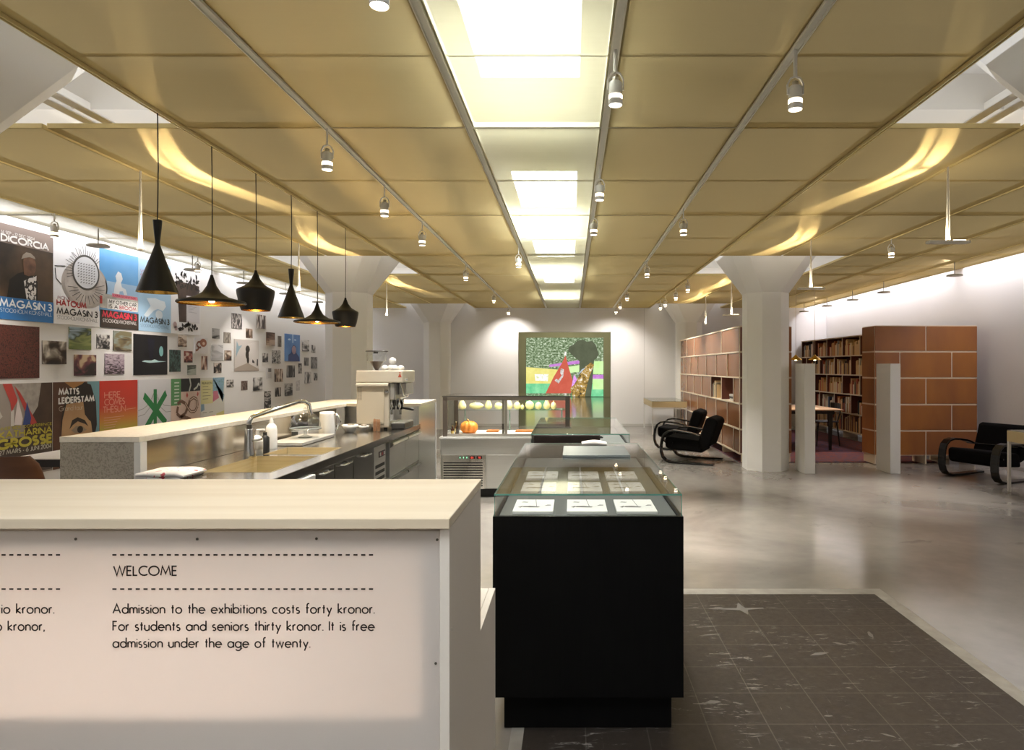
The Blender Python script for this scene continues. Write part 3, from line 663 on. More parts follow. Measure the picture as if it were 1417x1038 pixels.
bowl(-1.868, 5.36, .068, 'larger white bowl next to the white jug'); bowl(-1.80, 5.50, .046, 'smaller white bowl against the coffee machine side')
sg = thing('stirrer_glass', (-1.66, 5.40, WZ), 'glass packed with wooden stirrers in front of coffee machine', 'glass of stirrers')
m = MB(); m.lathe([(.042, E), (.045, .085)], (-1.66, 5.40, WZ), 20, False); m.build('tumbler', glass((.93, .93, .92), 1.45, 'tumbler_glass'), sg)
m = MB(); rq = random.Random(2)
for q in range(26):
    a = rq.uniform(0, 6.28); r = rq.uniform(.005, .033); x, y = -1.66 + r * math.cos(a), 5.40 + r * math.sin(a)
    m.box(x - .003, x + .003, y - .002, y + .002, WZ + .003, WZ + .09 + rq.uniform(0, .02))
f = m.build('stirrers', cloudy('#a5714f', '#c29a74', 60, .6), sg); f['kind'] = 'stuff'
# tea towel
tt = thing('tea_towel', (-2.0, 3.2, WZ), 'folded white tea towel with red marks at worktop end', 'towel')
t = NT('towel_cloth'); v = t.coord(); n1 = t.noise(v, 34, 1); c = t.ramp(n1, [(.63, '#e6e1dc'), (.66, '#c65a62')])
mt = t.done(t.bsdf(c, .9))
prof = []
for i in range(9):
    a = PI / 2 + PI * i / 8; prof.append((-1.92 + 0 * i, 0))
for lay, (z0, th, xs, xe) in enumerate(((.002, .012, -2.13, -1.90), (.0145, .016, -2.125, -1.885))):
    m = MB(); rs_ = []
    for i in range(13):
        x = xs + (xe - xs) * i / 12; bulge = math.sqrt(max(0, 1 - ((i - 9) / 3.4) ** 2)) if i > 9 else 1; w2 = .012 * math.sin(i * .9)
        lift = .005 * math.sin(i / 12 * PI) * lay
        rs_.append([(x, 3.09 + w2, WZ + z0 + lift * .3), (x, 3.29 + w2 * .5, WZ + z0 + lift * .3), (x, 3.29 + w2 * .5, WZ + z0 + th * max(.25, bulge) + lift), (x, 3.10 + w2, WZ + z0 + th * max(.25, bulge) + lift)])
    m.rings(rs_); m.build('towel_fold', mt, tt)

# ---------------- espresso machine
em = thing('espresso_machine', (-1.72, 5.8, WZ), 'cream espresso machine with chrome group head on the worktop', 'espresso machine')
creamm = flat('#cfc6b4', .32, .25, 'cream_metal'); cream2 = flat('#c6bca8', .35, .25, 'cream_side')
ex0, ex1, ey0, ey1 = -1.885, -1.60, 5.57, 5.98
m = MB()
for x in (ex0 + .04, ex1 - .04):
    for y in (ey0 + .04, ey1 - .04): m.lathe([(.016, E), (.016, .021)], (x, y, WZ), 12)
m.build('machine_feet', blackm, em)
m = MB(); m.box(ex0, ex1, ey0, ey1, WZ + .02, WZ + .41); m.build('machine_body', creamm, em, .008)
m = MB(); m.box(ex0 - .002, -1.475, ey0 - .012, ey1 + .005, WZ + .412, WZ + .52); m.build('upper_housing', creamm, em, .010)
m = MB(); m.box(ex0 + .005, ex1 - .04, ey0 - .010, ey0 - .0005, WZ + .05, WZ + .385); m.build('side_panel', cream2, em, .003)
m = MB(); m.prism([(ey0 - .012, WZ + .411), (ey0 - .03, WZ + .40), (ey0 - .03, WZ + .385), (ey0 - .001, WZ + .385), (ey0 - .001, WZ + .411)], 'x', ex0 + .005, ex1); m.build('side_ledge', creamm, em)
m = MB()
for i in range(4):
    for j in range(9): m.box(ex0 + .014 + i * .010, ex0 + .020 + i * .010, ey0 - .0115, ey0 - .0102, WZ + .26 + j * .013, WZ + .268 + j * .013)
m.build('vent_slots', flat('#8a8172', .6), em)
m = MB(); m.box(ex1, ex1 + .05, ey0 + .01, ey1 - .01, WZ + .26, WZ + .41); m.build('front_housing', flat('#b9b7b2', .25, .7), em, .012)
m = MB(); m.box(ex1 + .051, -1.482, ey0 + .12, ey1 - .01, WZ + .30, WZ + .411); m.build('group_housing', flat('#c2c0bb', .25, .7), em, .008)
m = MB(); m.box(ex1, ex1 + .004, ey0 + .02, ey1 - .02, WZ + .07, WZ + .26); m.build('front_plate', chrome, em)
m = MB(); m.lathe([(.035, .26), (.035, .20), (.028, .19), (.028, .165)][::-1], (-1.56, 5.78, WZ), 20); m.build('group_head', chrome, em)
m = MB(); m.tube([(-1.535, 5.78, WZ + .178), (-1.47, 5.76, WZ + .172), (-1.43, 5.75, WZ + .165)], [.009, .012, .011], 10); m.build('portafilter_handle', blackm, em)
m = MB(); m.tube([(-1.52, 5.64, WZ + .41), (-1.49, 5.64, WZ + .30), (-1.465, 5.64, WZ + .285), (-1.445, 5.64, WZ + .30)], .007, 8); m.build('steam_pipe', chrome, em)
m = MB(); m.tube([(-1.555, 5.78, WZ + .165), (-1.555, 5.78, WZ + .12)], .010); m.build('spout', chrome, em)
m = MB(); m.box(ex1 + .005, -1.475, 5.62, 5.94, WZ + E, WZ + .05); m.build('drip_tray', flat('#3a3835', .4), em, .008)
m = MB(); m.box(ex1 + .006, -1.478, 5.625, 5.935, WZ + .0505, WZ + .058); m.build('tray_grid', flat('#d5d4d0', .3, .6), em)
m = MB(); m.lathe([(.018, 0), (.018, .018), (.010, .024)], (0, 0, 0), 14); m.v = [Vector((-1.62 + v.x, ey0 + .008 - v.z, WZ + .335 + v.y)) for v in m.v]; m.build('knob', chrome, em)
m = MB(); m.lathe([(.014, 0), (.014, .018), (.010, .024)], (0, 0, 0), 14); m.v = [Vector((-1.475 + v.z, 5.62 + v.x, WZ + .44 + v.y)) for v in m.v]; m.build('knob', chrome, em)
m = MB(); m.add([(-1.518, ey0 - .0128, WZ + .46), (-1.486, ey0 - .0128, WZ + .46), (-1.500, ey0 - .0128, WZ + .503)], [(0, 1, 2)]); m.add([(-1.508, ey0 - .0129, WZ + .50), (-1.494, ey0 - .0129, WZ + .50), (-1.494, ey0 - .0129, WZ + .505), (-1.508, ey0 - .0129, WZ + .505)], [(0, 1, 2, 3)]); m.build('emblem', flat('#a5452c', .4), em)
# bean hopper of its grinder
hp = MB(); hx, hy, hz = -1.74, 5.68, WZ + .521
m = MB(); m.lathe([(.012, 0), (.016, .008), (.058, .075), (.06, .08)], (hx, hy, hz), 4 * 5); m.build('hopper_beans', cloudy('#4a2f20', '#2f1d14', 90, .5), em)
m = MB(); m.lathe([(.018, 0), (.064, .080), (.086, .084), (.088, .165)], (hx, hy, hz), 28, False); m.build('bean_hopper', glass((.93, .94, .93), 1.9, 'hopper_plastic'), em)
m = MB(); m.lathe([(.098, .166), (.100, .170), (.094, .174)], (hx, hy, hz), 28); m.lathe([(.02, .150), (.02, .166)], (hx - .01, hy, hz), 12); m.build('hopper_lid', flat('#403d3a', .4), em)
# cups and cloths on top
for i, (x, y, r) in enumerate(((-1.645, 5.60, .030), (-1.60, 5.66, .036), (-1.555, 5.60, .030), (-1.53, 5.70, .030))):
    m = MB(); rq = random.Random(i)
    pr = [(r * .7, 0), (r, r * .35), (r * .98, r * .9), (r * .6, r * 1.35), (r * .1, r * 1.5)]
    m.lathe(pr, (x, y, hz + .001), 14, True, 5, .18); tag(m.build('cloth', flat('#f0eeea', .9)), ['rolled white cloth by the bean hopper', 'tallest rolled white cloth on the espresso machine', 'rolled white cloth near the machine front edge', 'rearmost rolled white cloth on the espresso machine'][i], 'cloth', 'white cloths on the espresso machine')
m = MB(); m.lathe([(.02, 0), (.034, .02), (.03, .045), (.01, .06)], (-1.592, 5.655, hz + .055), 14, True, 5, .15); tag(m.build('cloth', flat('#f3f1ed', .9)), 'rolled white cloth lying on top of the other cloths', 'cloth', 'white cloths on the espresso machine')
# small things in the dark niche
for i, (x, y, z, sz, col, lab) in enumerate(((-2.22, 5.15, 0, (.05, .10, .05), '#d9d5ce', 'white box in the dark niche behind the jug'), (-2.22, 5.38, 0, (.05, .12, .03), '#b9b4ac', 'flat grey box in the dark niche behind the bowls'))):
    m = MB(); m.box(x - sz[0], x + sz[0], y - sz[1], y + sz[1], WZ - .009, WZ - .009 + sz[2]); tag(m.build('box', flat(col, .5), None, .003), lab, 'box')

# ================================================================ cooled display counter with glass cabinet
dk = thing('display_counter', (-.72, 7.35, 0), 'low stainless steel cooled counter with vent grille and white top', 'counter')
m = MB(); m.box(-1.455, .02, 7.06, 7.78, .10, .655); m.build('counter_body', steel_v, dk, .003)
m = MB(); m.box(-1.455, .02, 7.12, 7.74, .0, .10); m.build('kick_plinth', blackm, dk)
m = MB(); m.box(-1.46, .05, 7.02, 7.80, .656, .676); m.build('counter_top', flat('#dcdad6', .25), dk, .002)
m = MB(); m.box(-1.44, -.955, 7.045, 7.059, .10, .475); cp = m.build('machine_panel', steel, dk, .002)
m = MB()
for k in range(10): m.box(-1.42, -.985, 7.0435, 7.0448, .13 + k * .028, .143 + k * .028)
m.build('vent_slots', blackm, cp)
for k, x in enumerate((-1.235, -1.197, -1.16)):
    m = MB(); m.box(x - .012, x + .012, 7.040, 7.0448, .432, .462); sw = m.build('switch', flat('#1c3a26', .4), cp)
    m = MB(); m.box(x - .006, x + .006, 7.0385, 7.0398, .438, .456); m.build('switch_light', emit('#9fe0b0', 1.2), sw)
for x in (-1.10, -1.02):
    m = MB(); m.box(x - .030, x + .030, 7.040, 7.0448, .432, .464); dd = m.build('temperature_display', flat('#2a1210', .3), cp)
    m = MB(); write(m, '03' if x < -1.05 else '70', .018, (x - .014, 7.0392, .438), (1, 0, 0), (0, 0, 1), .16, .3); m.build('digits', emit('#ff5a48', 1.5), dd)
m = MB(); m.box(-.945, .01, 7.048, 7.059, .11, .475); m.build('counter_door', steel_v, dk, .003)
vz0, vz1 = .677, 1.13; vx0, vx1, vy0, vy1 = -1.43, -.02, 7.06, 7.76
va = thing('glass_display_cabinet', (-.72, 7.4, vz0), 'glass display cabinet holding gourds on top of steel counter', 'display cabinet')
fm = flat('#6b6158', .35, .5, 'bronze_frame'); vgl = glass((.996, .999, .998), 1.25, 'cabinet_glass')
for x, y in ((vx0, vy0), (vx1 - .05, vy0), (vx0, vy1 - .03), (vx1 - .05, vy1 - .03)):
    m = MB(); m.box(x, x + .05, y, y + .03, vz0, vz1 - .012); m.build('corner_post', fm, va)
m = MB(); m.box(vx0 + .05, vx1 - .05, vy0, vy0 + .03, vz1 - .05, vz1 - .012); m.build('top_rail', flat('#8f867a', .4, .4), va)
m = MB(); m.box(vx0 + .05, vx1 - .05, vy0, vy0 + .03, vz0, vz0 + .03); m.build('bottom_rail', flat('#a59f96', .4, .4), va)
m = MB(); m.box(vx0 - .005, vx1 + .02, vy0 - .01, vy1 + .01, vz1 - .0115, vz1); m.build('glass_top', vgl, va)
m = MB(); m.box(vx0 - .005, vx1 + .02, vy0 - .016, vy0 - .0105, vz1 - .012, vz1); m.build('top_edge', flat('#4d4a42', .3, .3), va)
m = MB(); m.box(vx0 + .05, vx1 - .05, vy1 - .02, vy1 - .014, vz0 + .01, vz1 - .02); m.build('glass_back', vgl, va)
for x in (vx0 + .022, vx1 - .028): m = MB(); m.box(x, x + .006, vy0 + .03, vy1 - .03, vz0 + .01, vz1 - .02); m.build('glass_side', vgl, va)
xm = -.745
for k, (a, b) in enumerate(((vx0 + .052, xm + .02), (xm - .02, vx1 - .052))):
    yy = vy0 + .008 + .009 * k
    m = MB(); m.box(a, b, yy, yy + .004, vz0 + .031, vz1 - .051); d = m.build('sliding_door', vgl, va)
    hx_ = b - .004 if k == 0 else a + .004
    m = MB(); m.box(hx_ - .014, hx_ + .014, yy - .002, yy + .006, vz0 + .031, vz1 - .051); m.build('door_stile', flat('#a19c90', .35, .4), d)
    hh = hx_ - .035 if k == 0 else hx_ + .035
    m = MB(); m.box(hh - .010, hh + .010, yy - .008, yy - .0005, .76, .82); m.build('finger_pull', flat('#4a443d', .4, .4), d)
m = MB(); m.box(-1.33, -.08, 7.40, 7.73, .945, .953); m.build('glass_shelf', glass((.88, .97, .93), 1.5, 'shelf_glass'), va)
m = MB()
for x in (-1.29, -.75, -.12): m.tube([(x, 7.70, vz0 + .001), (x, 7.70, .944)], .008)
m.build('shelf_leg', flat('#93a59b', .25, .3), va)
m = MB(); m.box(vx0 + .052, vx1 - .052, vy0 + .035, vy1 - .035, vz0 + .0005, vz0 + .008); m.build('floor_tray', flat('#e2ddd6', .4), va)
m = MB(); m.box(vx0 + .06, vx1 - .06, 7.10, 7.13, vz1 - .04, vz1 - .02); m.build('lamp_strip', emit('#ffe9c4', 3.0), va)
area('cabinet_lamp', (-.72, 7.20, vz1 - .045), (math.radians(22), 0, 0), 1.2, .06, 2.2, (1, .9, .72))
# gourds on the glass shelf
GZ = .9545
def gourd(px, w_, h_, kind, col, lab, y=7.48):
    x = (px - CX) * y / F; r = w_ / 2 * y / F; h = h_ * y / F
    p = thing('gourd', (x, y, GZ), lab, 'gourd', 'gourds on the glass shelf')
    mt = cloudy(col, col[:5] + '98', 30, .45)
    m = MB()
    if kind == 'pear': pr = [(r * .3, 0), (r * .8, h * .08), (r, h * .28), (r * .93, h * .45), (r * .55, h * .68), (r * .42, h * .86), (r * .25, h * .97), (r * .05, h)]
    elif kind == 'drop': pr = [(r * .3, 0), (r * .85, h * .08), (r, h * .32), (r * .85, h * .6), (r * .45, h * .85), (r * .08, h)]
    else: pr = [(r * .3, 0), (r * .75, h * .08), (r, h * .4), (r * .92, h * .68), (r * .6, h * .9), (r * .12, h)]
    if kind == 'long':
        L = w_ * y / F; R_ = h / 2; m.rings([[(x - L / 2 + L * a, y + R_ * rr_ * math.cos(q), GZ + R_ + R_ * rr_ * math.sin(q)) for q in [2 * PI * i / 16 for i in range(16)]] for a, rr_ in ((0, .2), (.06, .55), (.2, .8), (.45, 1), (.7, .95), (.88, .55), (.97, .25), (1, .08))])
    else: m.lathe(pr, (x, y, GZ), 20)
    m.build('gourd_flesh', mt, p)
    m = MB()
    if kind == 'long': m.tube([(x - r * .2, y, GZ + h * .98), (x - r * .35, y, GZ + h * 1.25), (x - r * .6, y, GZ + h * 1.5)], .004, 6)
    else: m.tube([(x, y, GZ + h * .97), (x + r * .1, y, GZ + h * 1.12), (x + r * .2, y, GZ + h * (1.3 if kind == 'stem' else 1.15))], .005, 6)
    m.build('stalk', flat('#b9b27a', .6), p)
for a in ((639.5, 11.5, 13, 'drop', '#efe8cc', 'pale drop-shaped gourd above the bottles, nearest the bar'), (659.5, 20, 9.5, 'long', '#dcdcae', 'long greenish gourd lying on its side on glass shelf'),
          (676, 10.5, 15, 'pear', '#ece9bc', 'tall yellow bottle gourd left of the stalked round gourd'), (690, 11.5, 9.5, 'stem', '#e6e6b4', 'round greenish gourd with an upright stalk'),
          (704.5, 10, 14, 'drop', '#f3e9d6', 'whitish drop-shaped gourd right behind the door stiles'), (715.5, 10, 10, 'ball', '#f0e8b0', 'yellow ball gourd left of the smallest gourd'),
          (722.8, 5.5, 6.5, 'ball', '#f3ecbc', 'smallest yellow gourd on the shelf'), (733, 12, 11.5, 'ball', '#f2e8ac', 'biggest round yellow gourd on the shelf'),
          (745, 9, 10, 'ball', '#f1e6b0', 'yellow gourd between the biggest ball and the last pear'), (756.5, 9.5, 15, 'pear', '#f2e5ac', 'tall yellow pear gourd near the cabinet end'),
          (766, 8, 10, 'ball', '#f1e3a8', 'round yellow gourd last in the row')): gourd(*a)
px_, py_ = -1.19, 7.38; ZB = vz0 + .0085
pk = thing('pumpkin', (px_, py_, ZB), 'orange ribbed pumpkin on the cabinet floor', 'pumpkin')
m = MB(); m.lathe([(.03, 0), (.075, .006), (.100, .04), (.104, .075), (.09, .112), (.055, .135), (.02, .128)], (px_, py_, ZB), 48, True, 10, .14); m.build('pumpkin_flesh', cloudy('#e0913c', '#cf7a2a', 14, .45), pk)
m = MB(); m.tube([(px_, py_, ZB + .125), (px_ - .01, py_, ZB + .15), (px_ - .025, py_, ZB + .16)], [.012, .009, .011], 8); m.build('stalk', flat('#8a7a4a', .7), pk)
for i, (x, y, h, c1, c2, lab) in enumerate(((-1.352, 7.22, .10, '#3a1c14', '#b9a15a', 'squat brown bottle in the cabinet corner'), (-1.325, 7.30, .14, '#6a4a24', '#e6dca8', 'tall amber bottle with yellow label beside the pumpkin'), (-1.29, 7.20, .15, '#2a2019', '#2f2b28', 'dark bottle standing against the pumpkin'))):
    p = thing('bottle', (x, y, ZB), lab, 'bottle', 'bottles in the display cabinet')
    m = MB(); m.lathe([(.017, 0), (.018, .005), (.018, h * .55), (.007, h * .72), (.007, h * .92)], (x, y, ZB), 16); m.build('bottle_body', flat(c1, .2), p)
    m = MB(); m.lathe([(.0085, h * .92), (.0085, h)], (x, y, ZB), 12); m.build('bottle_cap', flat(c2, .4), p)
    m = MB(); m.lathe([(.0185, h * .12), (.0185, h * .42)], (x, y, ZB), 16, False); m.build('bottle_label', flat(c2, .6), p)
for i, (x0, x1, lab) in enumerate(((-1.0, -.86, 'orange cake slab on tray behind the first sliding door'), (-.66, -.45, 'orange cake slab on tray behind the second sliding door'))):
    m = MB(); m.box(x0, x1, 7.45, 7.60, ZB, ZB + .02); tag(m.build('cake_slab', flat('#b9743c', .7), None, .006), lab, 'cake', 'cake slabs in the cabinet')
# ================================================================ posters and photographs on the left wall
WF = WL + .001
class Poster:
    """a mounted sheet on the left wall; u runs away from the camera, v up, both 0..1"""
    def __init__(s, y0, w_, z0, h_, col, name, label, cat, group=None, th=.006):
        s.y0, s.w, s.z0, s.h, s.n, s.x = y0, w_, z0, h_, 0, WF + th
        s.p = thing(name, (WF, y0 + w_ / 2, z0), label, cat, group)
        m = MB(); m.box(WF, WF + th, y0, y0 + w_, z0, z0 + h_); m.build('sheet', col if not isinstance(col, str) else flat(col, .45), s.p)
    def P(s, u, v): return Vector((s.x, s.y0 + u * s.w, s.z0 + v * s.h))
    def up(s): s.n += 1; s.x += .0007
    def shape(s, name, polys, col):
        s.up(); mt = col if not isinstance(col, str) else flat(col, .45)
        if len(polys) > 4: polys = [polys]
        else: polys = [[q] for q in polys]
        for grp in polys:
            m = MB()
            for q in grp: m.poly([s.P(*a) for a in q])
            m.build(name, mt, s.p)
        return s
    def rect(s, name, a, col): u0, v0, u1, v1 = a; return s.shape(name, [[(u0, v0), (u1, v0), (u1, v1), (u0, v1)]], col)
    def lines(s, name, strokes, wd, col):
        s.up(); m = MB()
        for st in strokes:
            for (a, b), (c, d) in zip(st[:-1], st[1:]):
                L = math.hypot((c - a) * s.w, (d - b) * s.h) or 1; nx, ny = -(d - b) * s.h / L * wd / 2 / s.w, (c - a) * s.w / L * wd / 2 / s.h
                m.poly([s.P(a + nx, b + ny), s.P(a - nx, b - ny), s.P(c - nx, d - ny), s.P(c + nx, d + ny)])
        m.build(name, flat(col, .5), s.p); return s
    def text(s, txt, u, v, size, col, fit=None, wt=.14, track=.2, align='l', name='lettering'):
        s.up(); m = MB(); write(m, txt, size * s.h, s.P(u, v), (0, 1, 0), (0, 0, 1), wt, track, fit=fit * s.w if fit else None, align=align)
        m.build(name, flat(col, .5), s.p); return s
def ell(cu, cv, ru, rv, n=28, a0=0, a1=360): return [(cu + ru * math.cos(math.radians(a0 + (a1 - a0) * i / n)), cv + rv * math.sin(math.radians(a0 + (a1 - a0) * i / n))) for i in range(n if a1 - a0 == 360 else n + 1)]

PW, PH, PZ = .685, .970, 1.935
Y0 = 6.357
# 1 man in a dark suit
A = Poster(Y0, PW, PZ, PH, '#8a7a72', 'exhibition_poster', 'poster of a man in a dark suit between grey and blue bands', 'poster', 'upper row of posters')
A.rect('photograph', (0, .235, 1, .80), cloudy('#2a2019', '#6b523a', 1.6, .45, lo=.36, hi=.70))
A.shape('suit', [[(.16, .235), (.20, .42), (.34, .50), (.45, .53), (.62, .50), (.70, .44), (.70, .235)]], '#0f0c0b')
A.shape('shirt', [[(.50, .235), (.45, .43), (.60, .49), (.68, .52), (.67, .235)]], speckle('#d8d4ce', '#2a2523', 24, .5, .50, .52))
A.shape('head', [[(.45, .50), (.44, .60), (.44, .66), (.48, .71), (.57, .725), (.64, .70), (.67, .63), (.66, .56), (.62, .51), (.54, .49)]], cloudy('#4a3226', '#7a5640', 9, .45))
A.shape('cap', [[(.40, .66), (.43, .71), (.49, .745), (.57, .745), (.64, .715), (.66, .69), (.55, .70), (.46, .68)]], '#8f8478')
A.rect('blue_band', (0, 0, 1, .235), '#2b6fae')
A.text('14 SEP - 12 DEC 2004', .06, .895, .028, '#d8d2cc', .58, .2); A.text('DICORCIA', .06, .818, .065, '#f0ece8', .84, .27)
A.text('MAGASIN 3', .04, .135, .072, '#eef2f6', .92, .23); A.text('STOCKHOLM KONSTHALL', .04, .075, .040, '#dfe8f0', .92, .10, .14)
# 2 colander
B = Poster(Y0 + .69, PW, PZ, PH, '#eeedf0', 'exhibition_poster', 'white poster with a steel colander and red and black lettering', 'poster', 'upper row of posters')
B.shape('colander_bowl', [ell(.68, .50, .52, .285, 40)], cloudy('#a89f98', '#b9b1aa', 3, .45)); B.shape('colander_inside', [ell(.70, .50, .47, .255, 40)], cloudy('#c9c1ba', '#a0958d', 6, .45))
B.lines('handle', [[(.02, .66), (.24, .68)], [(.03, .64), (.05, .52), (.16, .46)]], .012, '#3a3836')
B.shape('sieve_rim', [ell(.69, .65, .31, .215, 36)], '#4d4a48'); B.shape('sieve_face', [ell(.69, .65, .275, .19, 36)], '#d6d6da')
rq = random.Random(4)
B.lines('spikes', [[(.69 + .30 * math.cos(a), .65 + .21 * math.sin(a)), (.69 + (.38 + rq.random() * .1) * math.cos(a), .65 + (.27 + rq.random() * .06) * math.sin(a))] for a in [math.radians(40 + i * 7.5) for i in range(22)]] + [[(.70 + .2 * math.cos(a), .47 + .10 * math.sin(a)), (.70 + .42 * math.cos(a), .49 + .23 * math.sin(a))] for a in [math.radians(190 + i * 15) for i in range(13)]], .006, '#4b4846')
B.lines('holes', [[(u, v), (u + .03, v + .012)] for u in [.50 + .06 * i for i in range(7)] for v in [.52 + .032 * j for j in range(8)] if ((u - .69) / .24) ** 2 + ((v - .65) / .16) ** 2 < 1], .010, '#6d6b6e')
B.shape('white_foot', [[(0, 0), (1, 0), (1, .20), (.68, .215), (.38, .255), (.26, .30), (0, .30)]], '#eeeae8')
B.text('MONA', .07, .285, .036, '#7c2f36', .26, .14, .14); B.text('HATOUM', .06, .215, .062, '#b02a2c', .62, .25); B.text('MAGASIN 3', .06, .115, .068, '#26211f', .88, .22); B.text('STOCKHOLM KONSTHALL', .06, .055, .040, '#5d5856', .88, .09, .14)
# 3 blue sky, white dog, boards
Cc = Poster(Y0 + 1.38, PW, PZ, PH, cloudy('#4f9ad8', '#86b8e2', .9, .45), 'exhibition_poster', 'blue sky poster with a white dog figure above lettered boards', 'poster', 'upper row of posters')
Cc.rect('haze', (0, .42, 1, .60), '#a6c6e4'); Cc.shape('dog', [[(.34, .44), (.37, .56), (.42, .62), (.39, .68), (.46, .75), (.54, .73), (.58, .66), (.53, .60), (.56, .55), (.66, .53), (.70, .46), (.62, .45), (.58, .50), (.50, .49), (.48, .43)]], '#e8ebf0')
Cc.rect('car_boards', (0, .25, 1, .43), cloudy('#a9a7a0', '#d6cfc8', 7, .5)); Cc.rect('red_lamp', (0, .30, .06, .40), '#b0413d')
Cc.rect('pink_label', (.30, .405, .98, .45), '#e88a9c'); Cc.text('LARA SCHNITGER', .34, .416, .022, '#b8304a', .58, .2)
Cc.rect('car_sign', (.18, .245, .98, .375), '#e9e6e2'); Cc.text('MY OTHER CAR', .22, .318, .042, '#2c2a28', .72, .2); Cc.text('IS A', .22, .260, .042, '#2c2a28', .22, .2); Cc.text('BROOM', .49, .260, .042, '#c0405a', .44, .2)
Cc.rect('dark_band', (0, 0, 1, .225), '#3a3029'); Cc.text('MAGASIN 3', .06, .135, .072, '#d8324a', .88, .27); Cc.text('STOCKHOLM KONSTHALL', .06, .07, .042, '#eceae8', .88, .12, .14)
# 4 pale blue, falling figure
D = Poster(Y0 + 2.07, PW, PZ, PH, '#a9cbe6', 'exhibition_poster', 'pale blue poster with a white tumbling figure, partly behind the nearest pendant', 'poster', 'upper row of posters')
D.shape('figure', [[(.24, .46), (.50, .48), (.66, .46), (.80, .45), (.84, .38), (.74, .31), (.58, .33), (.46, .30), (.26, .19), (.16, .22), (.36, .36)], ell(.62, .25, .11, .065, 20)], '#e3edf6')
D.text('WHAT', .06, .80, .045, '#c2506a', .5, .12); D.text('SAY', .06, .74, .045, '#c2506a', .36, .12)
D.text('MAGASIN 3', .06, .12, .072, '#2a2b30', .88, .22); D.text('STOCKHOLM KONSTHALL', .06, .055, .042, '#6f8aa6', .88, .09, .14)
# 5 white, dark foliage
Ee = Poster(Y0 + 2.76, PW + .04, PZ, PH, '#eceaec', 'exhibition_poster', 'white poster of dark leaves above a standing brown trunk', 'poster', 'upper row of posters')
Ee.shape('trunk', [[(.26, .18), (.22, .55), (.16, .80), (.95, .78), (.95, .20)]], cloudy('#33251f', '#5f4a40', 3, .5))
lv = []
for k in range(46):
    u, v, a, L = rq.uniform(.14, .93), rq.uniform(.70, .93), rq.uniform(0, 6.28), rq.uniform(.05, .10)
    ca, sa = math.cos(a), math.sin(a); lv.append([(u + L * ca, v + L * sa * .7), (u - .03 * sa, v + .03 * ca * .7), (u - L * ca * .6, v - L * sa * .42), (u + .03 * sa, v - .03 * ca * .7)])
Ee.shape('leaves', lv, '#241c19')
Ee.rect('text_sheet', (.50, .19, .96, .60), '#dcd9de'); Ee.lines('small_print', [[(.56, .46 - .022 * i), (.56 + .12 + .06 * ((i * 7) % 4), .46 - .022 * i)] for i in range(6)], .005, '#a39fa8')
rt = []
for k in range(16):
    u, v, a, L = rq.uniform(.25, .93), rq.uniform(.07, .17), rq.uniform(0, 6.28), rq.uniform(.05, .09); ca, sa = math.cos(a), math.sin(a)
    rt.append([(u + L * ca, v + L * sa * .7), (u - .035 * sa, v + .03 * ca), (u - L * ca * .7, v - L * sa * .5), (u + .035 * sa, v - .03 * ca)])
Ee.shape('roots', rt, '#241c19'); Ee.shape('flower_mark', [ell(.12, .13, .06, .05, 12), ell(.15, .08, .05, .035, 12)], '#b9a0a0')
# lower row
LZ = .31
K = Poster(Y0 - .06, PW + .05, LZ, PH, '#9c9188', 'exhibition_poster', 'poster with red and blue painted stripes and big yellow lettering', 'poster', 'lower row of posters')
K.rect('brown_side', (.52, .30, 1, 1), cloudy('#3a2a22', '#5c4536', 3, .5)); K.shape('stone_texture', [[(.36, 1), (.46, .80), (.62, .62), (.74, .74), (.80, 1)]], cloudy('#8e867e', '#aaa299', 14, .6))
K.rect('dark_ground', (0, .02, 1, .42), cloudy('#3b2f2a', '#5d5048', 2.5, .5)); K.shape('pale_board', [[(0, .66), (.10, .74), (.16, .66), (.05, .58)], [(.05, .72), (.10, .72), (.09, .96), (.04, .96)], [(.29, .55), (.34, .55), (.34, .72), (.29, .72)]], '#c9c4bd')
K.shape('red_stripe', [[(.16, 1), (.30, 1), (.40, .82), (.30, .70), (.28, .80)], [(.34, .98), (.44, .90), (.72, .56), (.62, .54)]], '#b2423c'); K.shape('white_flame', [[(.34, .56), (.40, .84), (.48, .62), (.46, .55)]], '#d9ccc8'); K.shape('blue_stripe', [[(.48, .55), (.55, .80), (.62, .62), (.60, .55)]], '#36477e')
K.text('INNER SIDE CONFERENCE', .98, .520, .026, '#b5a83c', .90, .22, align='r'); K.text('KATHARINA', .98, .435, .062, '#c3b545', .87, .25, align='r'); K.text('GROSSE', .98, .325, .085, '#c3b545', .90, .34, align='r'); K.text('27 MARS - 6 JUNI 2004', .97, .262, .042, '#c6c1b6', .87, .20, align='r')
K.text('MAGASIN 3', .02, .125, .075, '#c3b545', .92, .2); K.text('STOCKHOLM KONSTHALL', .02, .065, .04, '#c6c1b6', .92, .1, .14)
G = Poster(Y0 + .69, PW, LZ, PH, cloudy('#4a3022', '#6d4630', 2.2, .5), 'exhibition_poster', 'poster of a painted face, dark hair and one large eye', 'poster', 'lower row of posters')
G.rect('teal_ground', (.72, .30, 1, 1), '#6c9096')
G.shape('hair', [[(.12, 0), (.16, .60), (.30, .92), (.60, 1), (.80, .96), (.92, .74), (.94, .46), (.86, .24), (.60, 0)]], '#241a15'); G.shape('forehead_light', [[(.22, 1), (.66, 1), (.60, .97), (.40, .92)]], '#a8763f')
G.shape('face', [[(.14, .26), (.18, .56), (.26, .74), (.66, .76), (.68, .60), (.80, .50), (.84, .34), (.82, .10), (.60, 0), (.24, 0)]], cloudy('#b8936a', '#a47c55', 3, .5))
G.shape('parting', [[(.62, .78), (.66, .60), (.76, .52), (.86, .56), (.86, .80)]], '#2b1f19')
